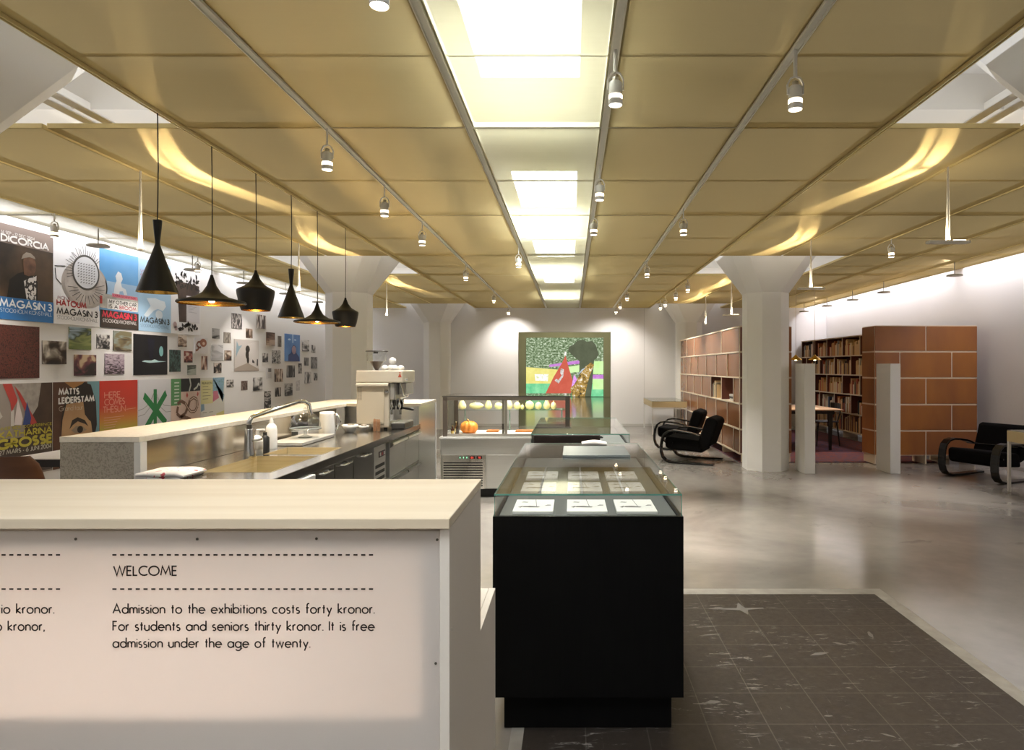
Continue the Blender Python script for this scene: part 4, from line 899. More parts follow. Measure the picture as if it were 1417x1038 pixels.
G.shape('eyebrow', [[(.32, .44), (.38, .545), (.50, .575), (.66, .53), (.74, .45), (.66, .485), (.50, .525), (.40, .49)]], '#2a1c16'); G.shape('eye_white', [[(.36, .425), (.46, .47), (.60, .46), (.70, .41), (.58, .385), (.44, .39)]], '#8f7d68'); G.shape('pupil', [ell(.55, .425, .065, .042, 18)], '#231812')
G.shape('lips', [[(.40, .14), (.52, .17), (.66, .15), (.54, .10)]], '#9a5548')
G.text('MATTS', .10, .855, .062, '#ece8e2', .42, .30); G.text('LEIDERSTAM', .10, .755, .062, '#ece8e2', .76, .30); G.text('Grand tour', .10, .665, .055, '#c9bda8', .50, .08, .12)
H_ = Poster(Y0 + 1.38, PW - .01, LZ, PH, '#c23a28', 'exhibition_poster', 'red poster fading to yellow with pale overlapping title letters', 'poster', 'lower row of posters')
t = NT('sunset_print'); tc = t.n('ShaderNodeTexCoord'); sp_ = t.n('ShaderNodeSeparateXYZ'); t.put(sp_.inputs[0], tc.outputs['Generated']); c = t.ramp(sp_.outputs[2], [(.36, '#b5a545'), (.50, '#c58238'), (.66, '#c2402c'), (1, '#c23324')])
H_.rect('sunset', (0, 0, 1, 1), t.done(t.bsdf(c, .45))); 
H_.text('HERE', .12, .78, .075, '#d98d7a', .40, .17, .1); H_.text('COMES', .12, .69, .075, '#d98d7a', .52, .17, .1); H_.text('THESUN', .08, .595, .075, '#d98d7a', .58, .17, .1)
H_.lines('small_print', [[(.10, .53 - .032 * i), (.10 + [.52, .42, .34, .30, .28, .30, .26, .22, .28][i], .53 - .032 * i)] for i in range(9)] + [[(.68, .615), (.94, .62)]], .006, '#d9a08c')
I_ = Poster(Y0 + 2.07, PW, LZ, PH, '#d5d3d6', 'exhibition_poster', 'white poster with a green six-armed post and hanging wires', 'poster', 'lower row of posters')
I_.lines('wires', [[(0, .58), (.15, .60), (.32, .66), (.45, .80)], [(0, .50), (.18, .52), (.36, .62), (.46, .82)], [(.54, .80), (.62, .70), (.78, .62), (1, .60)], [(.54, .76), (.66, .60), (.84, .52), (1, .52)]], .007, '#8a8a88')
def bar_(u0, v0, u1, v1, wd):
    L = math.hypot(u1 - u0, v1 - v0); nx, ny = -(v1 - v0) / L * wd / 2, (u1 - u0) / L * wd / 2; return [(u0 + nx, v0 + ny), (u0 - nx, v0 - ny), (u1 - nx, v1 - ny), (u1 + nx, v1 + ny)]
I_.shape('green_post', [bar_(.50, 0, .50, .86, .10)], '#2b7a43'); I_.shape('green_arm', [bar_(.16, .78, .84, .36, .105)], '#2c7d45'); I_.shape('green_arm', [bar_(.84, .80, .18, .30, .105)], '#2c7d45')
J_ = Poster(Y0 + 2.76, PW + .03, LZ, PH, '#d8bfb2', 'exhibition_poster', 'pink poster of a coiled patterned snake under black and green panels', 'poster', 'lower row of posters')
J_.rect('green_panel', (0, .60, .32, 1), '#5f9a62'); J_.rect('black_panel', (.32, .80, 1, 1), '#1f2220'); J_.lines('white_curve', [[(.62, 1), (.66, .90), (.60, .80)], [(.76, .82), (.88, .86), (.94, .92), (.98, .88)]], .03, '#c9cfc6'); J_.lines('white_bars', [[(.10, .94 - .05 * i), (.26, .94 - .05 * i)] for i in range(7)], .018, '#d5dfd2')
J_.lines('snake', [[(.20, .62), (.32, .66), (.46, .62), (.56, .54), (.66, .48), (.80, .48), (.90, .56), (.88, .66), (.76, .70), (.62, .66), (.56, .56), (.46, .46), (.30, .42), (.18, .48), (.22, .58)], [(.3, .42), (.5, .40), (.66, .36)]], .05, '#7a5a48'); J_.lines('snake_pattern', [[(.46, .62), (.56, .54), (.66, .48), (.80, .48), (.90, .56), (.88, .66), (.76, .70), (.62, .66)]], .015, '#d9c2b0'); J_.shape('animal', [[(.55, .24), (.66, .34), (.84, .32), (.92, .24), (.80, .20)], ell(.30, .24, .18, .06, 14)], '#a4634c'); J_.shape('red_star', [[(.48, .74), (.52, .70), (.56, .74), (.52, .79)], [(.86, .74), (.90, .71), (.93, .75), (.9, .79)]], '#b8564c')
L_ = Poster(Y0 + 3.48, .68, LZ, PH, '#d9d6cc', 'exhibition_poster', 'collage poster of yellow, blue and pink map sheets', 'poster', 'lower row of posters')
L_.rect('yellow_sheet', (.02, .58, .50, .96), '#d9d29a'); L_.shape('blue_sheet', [[(.50, .74), (1, .70), (.92, .58), (1, 1), (.50, 1)]], speckle('#8fb0c8', '#6f9a86', 60, .5)); L_.shape('pink_patch', [[(.50, .60), (.76, .66), (.70, .78), (.52, .78)], [(.28, .16), (.60, .18), (.58, .38), (.26, .36)]], '#cf7a8c'); L_.shape('blue_patch', [[(.02, .14), (.26, .16), (.26, .36), (.02, .34)], [(.02, .46), (.16, .48), (.14, .58), (.02, .58)]], '#8aa6bc'); L_.shape('yellow_patch', [[(.62, .22), (.98, .26), (.98, .44), (.64, .40)]], '#d8cf86')
L_.text('REASON', .06, .90, .028, '#4a4a3c', .40, .2); L_.lines('small_print', [[(.08, .86 - .05 * i), (.30 + .1 * (i % 2), .86 - .05 * i)] for i in range(5)] + [[(.08, .44), (.24, .44)], [(.34, .44), (.50, .44)]], .008, '#7d7a66')

# photographs pinned edge to edge over the wall: (px rectangle as measured, palette, style, label)
def pic_mat(cols, scale, seed, style):
    t = NT('printed_picture'); tc = t.n('ShaderNodeTexCoord'); mp = t.n('ShaderNodeMapping'); t.put(mp.inputs[0], tc.outputs['Generated']); mp.inputs['Location'].default_value = (seed * 1.7, seed * 2.3, seed * 3.1)
    sx = {'land': (1, 1, 3), 'tall': (1, 4, 1), 'mix': (1, 1.6, 1.6), 'fine': (1, 1, 1)}[style]; mp.inputs['Scale'].default_value = sx
    f = t.noise(mp.outputs[0], scale if style == 'fine' else scale * .36, 4 if style == 'fine' else 2.2, .42, .5); sp = t.n('ShaderNodeSeparateXYZ'); t.put(sp.inputs[0], tc.outputs['Generated'])
    k = {'land': .55, 'tall': .15, 'mix': .25, 'fine': .10}[style]
    g = t.math('ADD', t.math('MULTIPLY', sp.outputs[2], k), t.math('MULTIPLY', t.math('SUBTRACT', f, .5), 2.0)); g = t.math('ADD', g, .5 - k / 2, True)
    n = len(cols); return t.done(t.bsdf(t.ramp(g, [(.22 + .56 * i / (n - 1), c) for i, c in enumerate(cols)]), .5))
BW = ['#1d1b1a', '#5a5654', '#a5a09c', '#d8d4d0']; SEP = ['#2c2019', '#6e5646', '#b09a88', '#ddd0c4']
PICS = [
 ((-6, 450.5, 53, 523.6), ['#2a1512', '#4f2620', '#6b342a', '#3a2a20'], 38, 'fine', 'large dark red flower field photograph under the suited man poster'),
 ((57.7, 472, 90.5, 504), ['#2a1f18', '#4a382b', '#8f8578', '#d8cfc0'], 4, 'mix', 'brown photograph of white tables beside the red field picture'),
 ((94.7, 453.4, 124.8, 483.8), ['#6f7a44', '#8c9358', '#3f4a33', '#9fb0bd'], 2.5, 'land', 'green park photograph under the colander poster'),
 ((133.2, 463, 151.2, 482.5), BW, 7, 'mix', 'small black and white photograph of cars under blue sky poster'),
 ((156.4, 458.3, 180.9, 485.8), ['#4a3c2c', '#7d6e50', '#8f9a94', '#7f7658'], 3.5, 'land', 'olive photograph of a lounge with tall windows'),
 ((102, 491, 131.8, 519.8), ['#2b2220', '#5a3038', '#7a4a44', '#c0a888'], 4, 'mix', 'dark photograph of a market stall with reddish cloths'),
 ((144.4, 489.8, 170.8, 517.9), ['#3a3030', '#8d7a86', '#b3a0ac', '#c4b5bd'], 14, 'land', 'pinkish photograph of blossom with two dark heads'),
 ((234, 484.2, 249.4, 514.6), ['#15211f', '#2c403c', '#4f6a64', '#1d2b29'], 8, 'mix', 'dark teal portrait format photograph of a crowd'),
 ((246, 464.2, 257.8, 480), SEP, 4, 'land', 'small photograph of a tree-lined road under the leaf poster'),
 ((254.3, 486, 265.9, 501.7), ['#3a1f1c', '#7d3a34', '#a4645a', '#d8c8bc'], 5, 'mix', 'small reddish photograph next to the flower drawing'),
 ((258.8, 505.2, 270.8, 519), ['#a3aaa2', '#b4bab2', '#8f968e', '#4a4f49'], 3, 'land', 'small pale green photograph of a misty lake'),
 ((278.2, 492.9, 286.4, 511.7), ['#3a2520', '#8d5a4c', '#c4a490', '#ded0c4'], 4, 'tall', 'narrow reddish photograph of a standing figure'),
 ((293.3, 454.6, 303.3, 468.8), ['#4a4846', '#8d8a88', '#a8a5a3', '#b9b6b4'], 2.5, 'land', 'small grey sky photograph highest at the nearer end'),
 ((309.2, 460, 318.7, 474.8), ['#5a5048', '#8f857a', '#b5aca2', '#6f655b'], 3, 'tall', 'small photograph of vertical tree trunks'),
 ((291.6, 477, 307.6, 498.9), ['#b5b3b4', '#c6c4c5', '#a9a7a8', '#d4d2d3'], 2, 'land', 'pale grey foggy landscape photograph, wider than its neighbours'),
 ((310.3, 485, 319.8, 498.9), SEP, 3, 'mix', 'small sepia interior photograph left of the white room picture'),
 ((295.6, 502, 306, 516.3), ['#15110f', '#2f2622', '#8d7f74', '#d0c4b8'], 3.5, 'mix', 'small dark photograph of singers under the foggy landscape'),
 ((313.5, 525.6, 322.7, 535.6), BW, 5, 'mix', 'small pinned black and white photograph above the bar ledge'),
 ((320, 434, 333.9, 454.9), ['#241f1e', '#4a4442', '#cfc8c4', '#2e2928'], 5, 'tall', 'black and white photograph of figures in two windows, topmost on wall'),
 ((354.7, 435.9, 367.1, 454.9), ['#3a302c', '#6a5d56', '#b8aca4', '#dad2cc'], 4, 'tall', 'sepia photograph of a group behind the third pendant'),
 ((340, 454.9, 349, 468), SEP, 3, 'tall', 'small sepia photograph between the two topmost group pictures'),
 ((363, 488.8, 370.5, 501), BW, 3, 'mix', 'small black and white portrait beside the white room picture'),
 ((333.5, 527, 342, 539.9), ['#3a2a26', '#6a544c', '#a09088', '#4a3c36'], 6, 'tall', 'small brown photograph under the white room picture'),
 ((349.8, 522.4, 362.2, 540.4), ['#2a2725', '#8d8986', '#cfcbc8', '#e0dcd9'], 3, 'mix', 'photograph of dark statues on a white ground'),
 ((368, 460, 379.6, 478.2), ['#b09a86', '#6b4f40', '#7d6252', '#4a362c'], 2.5, 'land', 'brown photograph of a glowing lamp in a room'),
 ((384.3, 465, 389, 480), ['#3a332e', '#6e645b', '#8a8077', '#4d443d'], 3, 'tall', 'narrow brown photograph beside the blue picture'),
 ((376, 485, 387.3, 503), ['#2c2a28', '#8a8683', '#c9c5c2', '#3d3a38'], 9, 'mix', 'black and white photograph covered in leaf pattern'),
 ((418, 470.5, 427, 486), BW, 3, 'land', 'black and white photograph of an armchair right of blue picture'),
 ((431, 477.5, 436, 488), BW, 4, 'mix', 'very small black and white photograph beside the armchair photograph'),
 ((420.7, 494.8, 426.8, 506), ['#2d2a29', '#6f6a68', '#a09b98', '#4a4644'], 4, 'tall', 'small grey photograph left of the trees photograph at the far end'),
 ((430, 494, 438.3, 510), ['#4a4745', '#7d7976', '#a8a4a1', '#5d5956'], 5, 'tall', 'grey photograph of bare trees nearest the column'),
 ((379.6, 510.6, 390.8, 528.5), SEP, 4.5, 'tall', 'sepia group photograph below the leaf pattern photograph'),
 ((396.4, 505.6, 407.2, 522.4), ['#2a2725', '#3d3936', '#8d8986', '#cbc7c4'], 2.2, 'tall', 'black and white photograph of a dark doorway under the blue picture'),
 ((412.6, 503, 417.2, 517), ['#1f1c1b', '#5a5552', '#b0aba8', '#2c2927'], 4, 'land', 'narrow dark photograph beside the doorway photograph'),
 ((421.4, 514.6, 430, 530.5), ['#3a3735', '#8f8b88', '#d5d1ce', '#c5c1be'], 3, 'tall', 'pale photograph of a dark fir tree'),
 ((434.2, 516, 439, 526.5), BW, 6, 'tall', 'very small grey photograph closest to the column'),
 ((380.5, 536.3, 388.3, 548.8), ['#1d1a18', '#3c3733', '#8f8882', '#c4bdb7'], 3, 'tall', 'small dark photograph with a pale upright shape'),
 ((393.7, 530.3, 404, 547.8), ['#2a2826', '#55524f', '#8f8b88', '#b9b5b2'], 6, 'land', 'dark photograph of a dense crowd low on the wall'),
 ((365.4, 541.3, 374.6, 565), ['#1f1c1b', '#4a4543', '#c4bfbc', '#3a3634'], 5, 'land', 'tall photograph strip reaching down to the bar ledge'),
 ((409.5, 526.5, 414.5, 540.7), ['#c9c5c4', '#d6d2d1', '#b9b5b4', '#dedad9'], 3, 'land', 'very pale narrow sheet low at the far end'),
]
def on_wall(px, py): d = abs(WL) * F / (CX - px); return d
for k, (r, cols, sc_, st, lab) in enumerate(PICS):
    ya, yb = on_wall(r[0], 0), on_wall(r[2], 0); ym = abs(WL) * F / (CX - (r[0] + r[2]) / 2)
    z0, z1 = EYE - (r[3] - CY) * ym / F, EYE - (r[1] - CY) * ym / F
    th = .012 if yb - ya > .3 else .006
    m = MB(); m.box(WF, WF + th, ya, yb, z0, z1)
    tag(m.build('photograph', pic_mat(cols, sc_, k + 1, st)), lab, 'photograph', 'photographs on the left wall')
def pic(r, col, label, name='photograph'):
    ya, yb = on_wall(r[0], 0), on_wall(r[2], 0); ym = abs(WL) * F / (CX - (r[0] + r[2]) / 2); z0, z1 = EYE - (r[3] - CY) * ym / F, EYE - (r[1] - CY) * ym / F
    return Poster(ya, yb - ya, z0, z1 - z0, col, name, label, 'photograph' if name == 'photograph' else 'drawing', 'photographs on the left wall', .010)
q = pic((184.3, 463.5, 230.6, 518.8), '#0d0d14', 'large black photograph of a lit stage with a pale face')
q.shape('stage_glow', [[(.22, .33), (.30, .36), (.50, .36), (.60, .39), (.72, .35), (.96, .34), (.72, .32), (.45, .30)]], '#b9d8d8'); q.shape('face', [ell(.80, .60, .065, .13, 18)], '#7fb5b5'); q.shape('violet_light', [[(.44, .40), (.54, .40), (.60, .90), (.38, .90)]], cloudy('#15152c', '#0f0f1a', 3, .5))
q = pic((268.3, 467.3, 286.4, 489.3), '#dedada', 'white sheet with a brown flower-like drawing', 'drawing')
q.shape('flower', [ell(.66, .68, .26, .26, 24)], '#a0664c'); q.shape('flower_heart', [ell(.68, .64, .10, .10, 14)], '#e0c4b0'); q.lines('stem', [[(.44, .74), (.22, .70), (.14, .50), (.34, .36), (.48, .40)], [(.30, .36), (.22, .22), (.08, .18)]], .03, '#8a5a48')
q = pic((323.6, 470.3, 357.3, 513.4), '#cbc3bd', 'large pale photograph of a white room with a hanging dark plant')
q.shape('room_floor', [[(0, 0), (1, 0), (1, .06), (.52, .26), (0, .08)]], '#a89a8c'); q.shape('side_wall', [[(.52, .26), (1, .06), (1, 1), (.52, .86)]], '#d3ccc7'); q.shape('blue_cloth', [[(.05, .42), (.08, .94), (.16, .78), (.30, .82), (.20, .70), (.12, .58)]], '#8ea7b3')
q.shape('plant', [ell(.52, .70, .09, .12, 12), ell(.50, .52, .07, .14, 12), ell(.53, .36, .05, .12, 12)], '#3a342e'); q.shape('black_object', [[(.70, .28), (.80, .24), (.80, .30), (.72, .38)], [(.90, .18), (.95, .16), (.95, .38), (.91, .40)]], '#2b2624')
q = pic((393.5, 462.8, 414.4, 500), cloudy('#3f6fb0', '#6f9ad0', 2, .45), 'tall blue photograph of a person seen from behind against blue walls')
q.rect('pale_post', (.47, .68, .55, 1), '#a9c4e0'); q.shape('figure', [[(.20, 0), (.22, .24), (.40, .30), (.44, .52), (.56, .62), (.70, .56), (.74, .32), (.94, .16), (.96, 0)]], '#2b3f78'); q.shape('back', [ell(.58, .42, .14, .16, 18)], '#a48a96'); q.shape('lamp', [ell(.28, .80, .10, .035, 12), ell(.66, .80, .08, .03, 12)], '#b8d4ee')
q = pic((368.4, 509, 376, 524.5), '#d8d4d3', 'white exhibition label sheet with a tiny grey picture')
q.rect('tiny_picture', (.25, .62, .80, .95), '#6d6a69'); q.lines('small_print', [[(.2, .45 - .1 * i), (.8, .45 - .1 * i)] for i in range(4)], .006, '#a9a5a4')

# ================================================================ film shown in the room beyond the doorway
sc_w, sc_h = 3.92, 2.95; cx_ = (CX - CX) * 0; x0 = (728 - CX) * 30.98 / F; z0 = 0.02
x1 = (835 - CX) * 30.98 / F; z1 = EYE + (CY - 467.5) * 30.98 / F
fs = thing('projected_film', ((x0 + x1) / 2, 30.98, z0), 'bright projected film picture of a garden on the dark end wall', 'projection')
def em_mat(cols, scale, st=(1, 1, 1), k=1.0):
    t = NT('projected_picture'); f = t.noise(t.coord(scale=st), scale, 4, .65); n = len(cols); c = t.ramp(f, [(.32 + .36 * i / (n - 1), q) for i, q in enumerate(cols)])
    e = t.n('ShaderNodeEmission'); t.put(e.inputs[0], c); e.inputs[1].default_value = k; return t.done(e)
yy = [30.98]
def fp(name, polys, mt):
    yy[0] -= .004
    for q in polys: m = MB(); m.poly([(x0 + u * (x1 - x0), yy[0], z0 + v * (z1 - z0)) for u, v in q]); m.build(name, mt, fs)
m = MB(); m.box(x0, x1, 30.985, 30.998, z0, z1); m.build('screen', flat('#8d8a78', .8), fs)
fp('foliage', [[(0, 0), (1, 0), (1, 1), (0, 1)]], em_mat(['#3a4830', '#5d6f4e', '#8fa080', '#dfe6d2'], 9, (1, 1, 1.5)))
fp('yellow_meadow', [[(0, .20), (.55, .20), (.55, .44), (.30, .47), (0, .50)]], em_mat(['#cfc46a', '#e0d987'], 2)); fp('green_lawn', [[(0, 0), (1, 0), (1, .22), (0, .22)]], em_mat(['#4fae7a', '#86cf9a'], 2))
fp('white_flowers', [[(.12, .27), (.28, .26), (.29, .38), (.11, .38)]], em_mat(['#d8dcd0', '#f0f0ea', '#c8cf9a'], 8)); fp('purple_bed', [[(.30, .50), (.70, .56), (.70, .62), (.50, .58), (.30, .54)], [(.86, .30), (1, .30), (1, .37), (.86, .37)]], em_mat(['#a869b4', '#c48acc'], 3)); fp('far_lawn', [[(.52, .40), (.72, .42), (.72, .54), (.53, .50)], [(.86, .38), (1, .38), (1, .60), (.88, .60)], [(.86, .12), (1, .12), (1, .30), (.86, .30)]], em_mat(['#b4dc8a', '#c6e8a8'], 2))
fp('tree_shadow', [[(.54, .78), (.56, .85), (.62, .89), (.66, .95), (.74, .97), (.79, .93), (.85, .95), (.90, .88), (.92, .80), (.94, .72), (.91, .65), (.88, .62), (.86, .30), (.84, 0), (.68, 0), (.69, .60), (.60, .70)]], em_mat(['#4f5442', '#5b604c'], 2))
fp('red_cone', [[(.24, .02), (.36, .34), (.46, .56), (.51, .70), (.55, .50), (.60, .28), (.58, .02)]], em_mat(['#b55443', '#c2604e'], 2)); fp('white_ruffle', [[(.37, .27), (.42, .22), (.48, .34), (.49, .46), (.45, .48), (.44, .40), (.46, .36), (.42, .28), (.39, .30)]], em_mat(['#e8e2de', '#8a8078'], 9)); fp('white_tip', [[(.49, .70), (.52, .70), (.52, .76), (.50, .76)]], em_mat(['#d8d2c8', '#eceae4'], 9)); fp('violet_bush', [[(.58, .12), (.62, .38), (.68, .24), (.66, .10)]], em_mat(['#c07ad0', '#d8a0e4', '#8a5a78'], 6))
fp('patterned_figure', [[(.60, .0), (.57, .14), (.62, .20), (.68, .34), (.76, .50), (.84, .58), (.88, .54), (.82, .34), (.78, .14), (.76, 0)]], em_mat(['#3c3a30', '#8a6f3c', '#b08f4a', '#e6e4da'], 7)); fp('grey_scarf', [[(.66, .36), (.72, .46), (.78, .50), (.70, .40)]], em_mat(['#8f9aa4', '#b9c4cc'], 3))
# ================================================================ track spotlights
spot_w = flat('#e2e0dc', .35, 0, 'white_lamp_metal')
def spotlight(x, y, drop, label, power=26, tilt=(0, 0), size=1.0, cord=False):
    z = CEIL - .012; zc = z - drop
    p = thing('track_spotlight', (x, y, z), label, 'spotlight', 'spotlights on the ceiling tracks')
    m = MB(); m.tube([(x, y, z + .012), (x, y, zc + .075)], .006 if not cord else .009, 6); m.build('rod', spot_w, p)
    m = MB(); m.band([(x - .034, y, zc - .005), (x - .036, y, zc + .04), (x - .022, y, zc + .068), (x, y, zc + .078), (x + .022, y, zc + .068), (x + .036, y, zc + .04), (x + .034, y, zc - .005)], (0, 1, 0), .012, .006); m.build('yoke', spot_w, p)
    m = MB(); m.lathe([(.010, .055), (.014, .052), (.014, .03)][::-1], (x, y, zc), 12); m.build('lamp_holder', flat('#b9b3a6', .3, .7), p)
    m = MB(); m.lathe([(.030, -.028), (.030, .026), (.024, .032)], (x, y, zc), 20, False); m.build('lamp_body', spot_w, p)
    m = MB(); m.lathe([(.0315, -.048), (.0315, -.030)], (x, y, zc), 20, False); m.build('glow_ring', emit('#ffe6c0', 5), p)
    m = MB(); m.lathe([(.030, -.075), (.032, -.072), (.032, -.050)], (x, y, zc), 20, False); m.build('lower_collar', spot_w, p)
    m = MB(); m.lathe([(.001, -.074), (.028, -.073)], (x, y, zc), 20, False); m.build('lamp_face', emit('#fff0d8', 9), p)
    l = bpy.data.lights.new('spot_beam', 'SPOT'); l.energy = power; l.color = WARM; l.spot_size = math.radians(110 if y > 13 else 60 if x in (1.02, 3.62) else 78); l.spot_blend = .8; l.shadow_soft_size = .03
    o = bpy.data.objects.new('spot_beam', l); C.objects.link(o); o.parent = p; o.location = (0, 0, zc - z - .08); o.rotation_euler = (tilt[0], tilt[1], 0)
SP = [
 (-.62, 2.05, .20, 'spotlight cut off by the top edge, beside the roof lights towards the bar'), (.2, 2.9, .17, 'largest spotlight, hanging beside the brightest roof light'), (1.02, 2.9, .19, 'large spotlight above the showcases on the outer track'),
 (-1.48, 3.85, .17, 'nearest spotlight on the track inside the pendants'), (-1.48, 5.03, .17, 'second spotlight on the track inside the pendants'), (-1.48, 6.3, .16, 'third spotlight on the track inside the pendants'), (-1.48, 8.9, .15, 'fourth spotlight on the track inside the pendants'), (-1.48, 12.1, .14, 'fifth spotlight on the track inside the pendants'), (-1.48, 14.9, .13, 'spotlight nearest the back wall on the track inside the pendants'),
 (-.62, 7.43, .20, 'spotlight beside the roof lights above the display cabinet'),
 (.2, 4.55, .17, 'second spotlight along the roof lights, above the one before it'), (.2, 5.75, .17, 'third spotlight along the roof lights'),
 (1.02, 5.8, .16, 'second spotlight on the track over the showcases'), (1.02, 8.6, .15, 'third spotlight on the track over the showcases'), (1.02, 11.7, .14, 'fourth spotlight on the track over the showcases'), (1.02, 13.4, .14, 'fifth spotlight on the track over the showcases'), (1.02, 14.6, .14, 'spotlight nearest the back wall on the track over the showcases'),
 (1.9, 10.4, .14, 'nearest spotlight on the track beside the armchair columns'), (1.9, 11.6, .14, 'second spotlight on the track beside the armchair columns'), (1.9, 12.9, .14, 'third spotlight on the track beside the armchair columns'), (1.9, 13.6, .14, 'farthest spotlight on the track beside the armchair columns'),
 (3.62, 7.2, .12, 'spotlight over the library end above the white posts'), (-4.88, 6.0, .14, 'spotlight in front of the suited man poster'), (-4.88, 8.3, .14, 'spotlight on the poster side behind the nearest pendant'), (-4.88, 11.0, .14, 'spotlight on the poster side above the small photographs'),
]
for k, (x, y, d, lab) in enumerate(SP):
    tl = (0, 0)
    if x == 1.9: tl = (0, math.radians(-30))
    elif x == -4.88: tl = (0, math.radians(35))
    elif y > 13: tl = (math.radians(38), 0)
    elif x == 1.02: tl = (0, math.radians(-14))
    spotlight(x, y, d, lab, POW_SPOT * (.3 if x == -4.88 else .5 if x == 1.9 else 1.5 if x == 3.62 else .12 if y < 2.5 else .3 if y < 3.5 and x < 1 else .6 if y < 3.5 else .75 if y < 5.5 else .42 if y > 13 else 1.15), tl, cord=(k in (1, 2)))

# ================================================================ pendants over the bar
pend_out = flat('#15130f', .42, .3, 'black_lacquer'); pend_in = cloudy('#d8b66a', '#b98f45', 20, .25, 1.0, name='beaten_brass')
def rim(prof, th=.004): return prof + [(max(r - th, .001), z) for r, z in prof[::-1]]
PR = {'tall': [(.023, .41), (.0235, .405), (.020, .36), (.013, .29), (.0125, .275), (.018, .255), (.06, .13), (.103, .005), (.104, 0)],
      'wide': [(.008, .19), (.010, .18), (.028, .12), (.055, .075), (.10, .045), (.17, .025), (.200, .018), (.205, .006), (.198, 0)],
      'fat': [(.009, .30), (.011, .285), (.03, .235), (.06, .195), (.10, .170), (.128, .155), (.131, .145), (.129, .125), (.112, .04), (.098, 0)]}
for k, (px, kind, zb, lab) in enumerate(((218, 'tall', 1.873, 'biggest tall black pendant, in front of the posters'), (293, 'wide', 1.862, 'nearer wide flat black pendant with a brass inside'), (354, 'fat', 1.870, 'nearer pot-bellied black pendant with a bright lamp'),
                                   (403, 'tall', 1.863, 'smaller tall narrow black pendant between pot-bellied and wide ones'), (439, 'wide', 1.858, 'farther wide flat black pendant by the column'), (478, 'fat', 1.87, 'farthest pot-bellied black pendant, in front of the column'))):
    y = 2.35 * F / (CX - px); x = -2.35
    p = thing('pendant_lamp', (x, y, zb), lab, 'pendant lamp', 'black pendants over the bar')
    pr = PR[kind]; top = pr[0][1]
    m = MB(); m.tube([(x, y, CEIL - .005), (x + .004, y, (CEIL + zb + top) / 2), (x, y, zb + top)], .0032, 6); m.build('cord', flat('#1a1512', .6), p)
    m = MB(); m.lathe(pr, (x, y, zb), 40, False); m.add([(x + pr[0][0] * math.cos(a), y + pr[0][0] * math.sin(a), zb + top) for a in [i * PI / 10 for i in range(20)]], [tuple(range(20))]); sh = m.build('shade', pend_out, p)
    m = MB(); m.lathe([(max(r - .004, .0005), z + (.0006 if z == 0 else 0)) for r, z in pr if z < top * .98], (x, y, zb), 40, False); m.build('shade_lining', pend_in, sh)
    zb_ = {'tall': .05, 'wide': .035, 'fat': .05}[kind]
    m = MB(); m.lathe([(.001, -.03), (.016, -.024), (.024, 0), (.018, .022), (.012, .035)], (x, y, zb + zb_), 16); m.build('bulb', emit('#ffd28a', 22), p)
    m = MB(); m.lathe([(.012, .035), (.012, .06)], (x, y, zb + zb_), 12); m.build('bulb_holder', flat('#3a352c', .4, .5), p)
    l = bpy.data.lights.new('pendant_light', 'SPOT'); l.energy = 16; l.color = (1, .76, .45); l.spot_size = math.radians(120); l.spot_blend = .5; l.shadow_soft_size = .03
    o = bpy.data.objects.new('pendant_light', l); C.objects.link(o); o.parent = p; o.location = (0, 0, zb_ - .035)

# ================================================================ uplights and wall washers hanging on white rods
rodm = flat('#e6e1d6', .4, 0, 'white_rod')
def uplight(x, y, zb, lab, plate=True, power=6):
    p = thing('rod_uplight', (x, y, CEIL), lab, 'uplight', 'uplights on white rods')
    m = MB(); m.tube([(x, y, CEIL + .01), (x, y, (CEIL + zb) / 2), (x, y, zb)], [.007, .011, .015], 8); m.build('rod', rodm, p)
    if plate:
        m = MB(); m.box(x - .15, x + .15, y - .03, y + .03, zb - .022, zb - .0005, None); m.build('lamp_plate', rodm, p, .006)
    else:
        m = MB(); m.lathe([(.015, -.02), (.018, 0)], (x, y, zb), 12); m.build('end_cap', rodm, p)
    m = MB(); m.box(x + .03, x + .12, y - .02, y + .02, zb, zb + .003) if plate else m.lathe([(.024, -.004), (.024, -.001)], (x, y, zb), 12)
    m.build('lamp_window', emit('#ffe9c4', 6), p)
    l = bpy.data.lights.new('up_beam', 'AREA'); l.shape = 'RECTANGLE'; l.size = .24; l.size_y = .04; l.energy = power; l.color = (1, .86, .62)
    o = bpy.data.objects.new('up_beam', l); C.objects.link(o); o.parent = p; o.location = (0.03, 0, zb - CEIL + .008); o.rotation_euler = (PI, 0, 0)
for x, y, zb, lab, pl in ((2.74, 4.63, 2.37, 'nearest white rod with flat plate over the right side', True), (2.74, 7.28, 2.36, 'white rod with flat plate just in front of the armchair column', True), (2.74, 10.9, 2.35, 'white rod with flat plate behind the armchair column', True), (2.74, 13.0, 2.34, 'plain white rod nearest the far armchair column', False),
                          (-3.2, 4.72, 2.335, 'plain white rod hanging left of the nearest pendant', False), (-3.2, 7.46, 2.35, 'plain white rod between the fourth and fifth pendants', False), (-3.2, 11.0, 2.35, 'plain white rod beyond the bar column', False)):
    uplight(x, y, zb, lab, pl, POW_UP)
def washer(x, y, lab):
    zb = 2.715
    p = thing('wall_washer', (x, y, CEIL), lab, 'wall washer', 'disc lamps along the long walls')
    m = MB(); m.tube([(x, y, CEIL + .01), (x, y, zb + .02)], .006, 6); m.build('rod', flat('#8f8b80', .4, .5), p)
    m = MB(); m.lathe([(.02, .022), (.09, .016), (.105, .004), (.10, -.006), (.001, -.006)], (x, y, zb), 24); m.build('lamp_disc', flat('#c9c6bd', .4), p)
for k, y in enumerate((5.3, 6.65, 8.3, 9.6, 11.0, 12.4, 13.8)): washer(-4.95, y, f'flat grey disc lamp along the poster wall, {ORD[k]} from the near end')
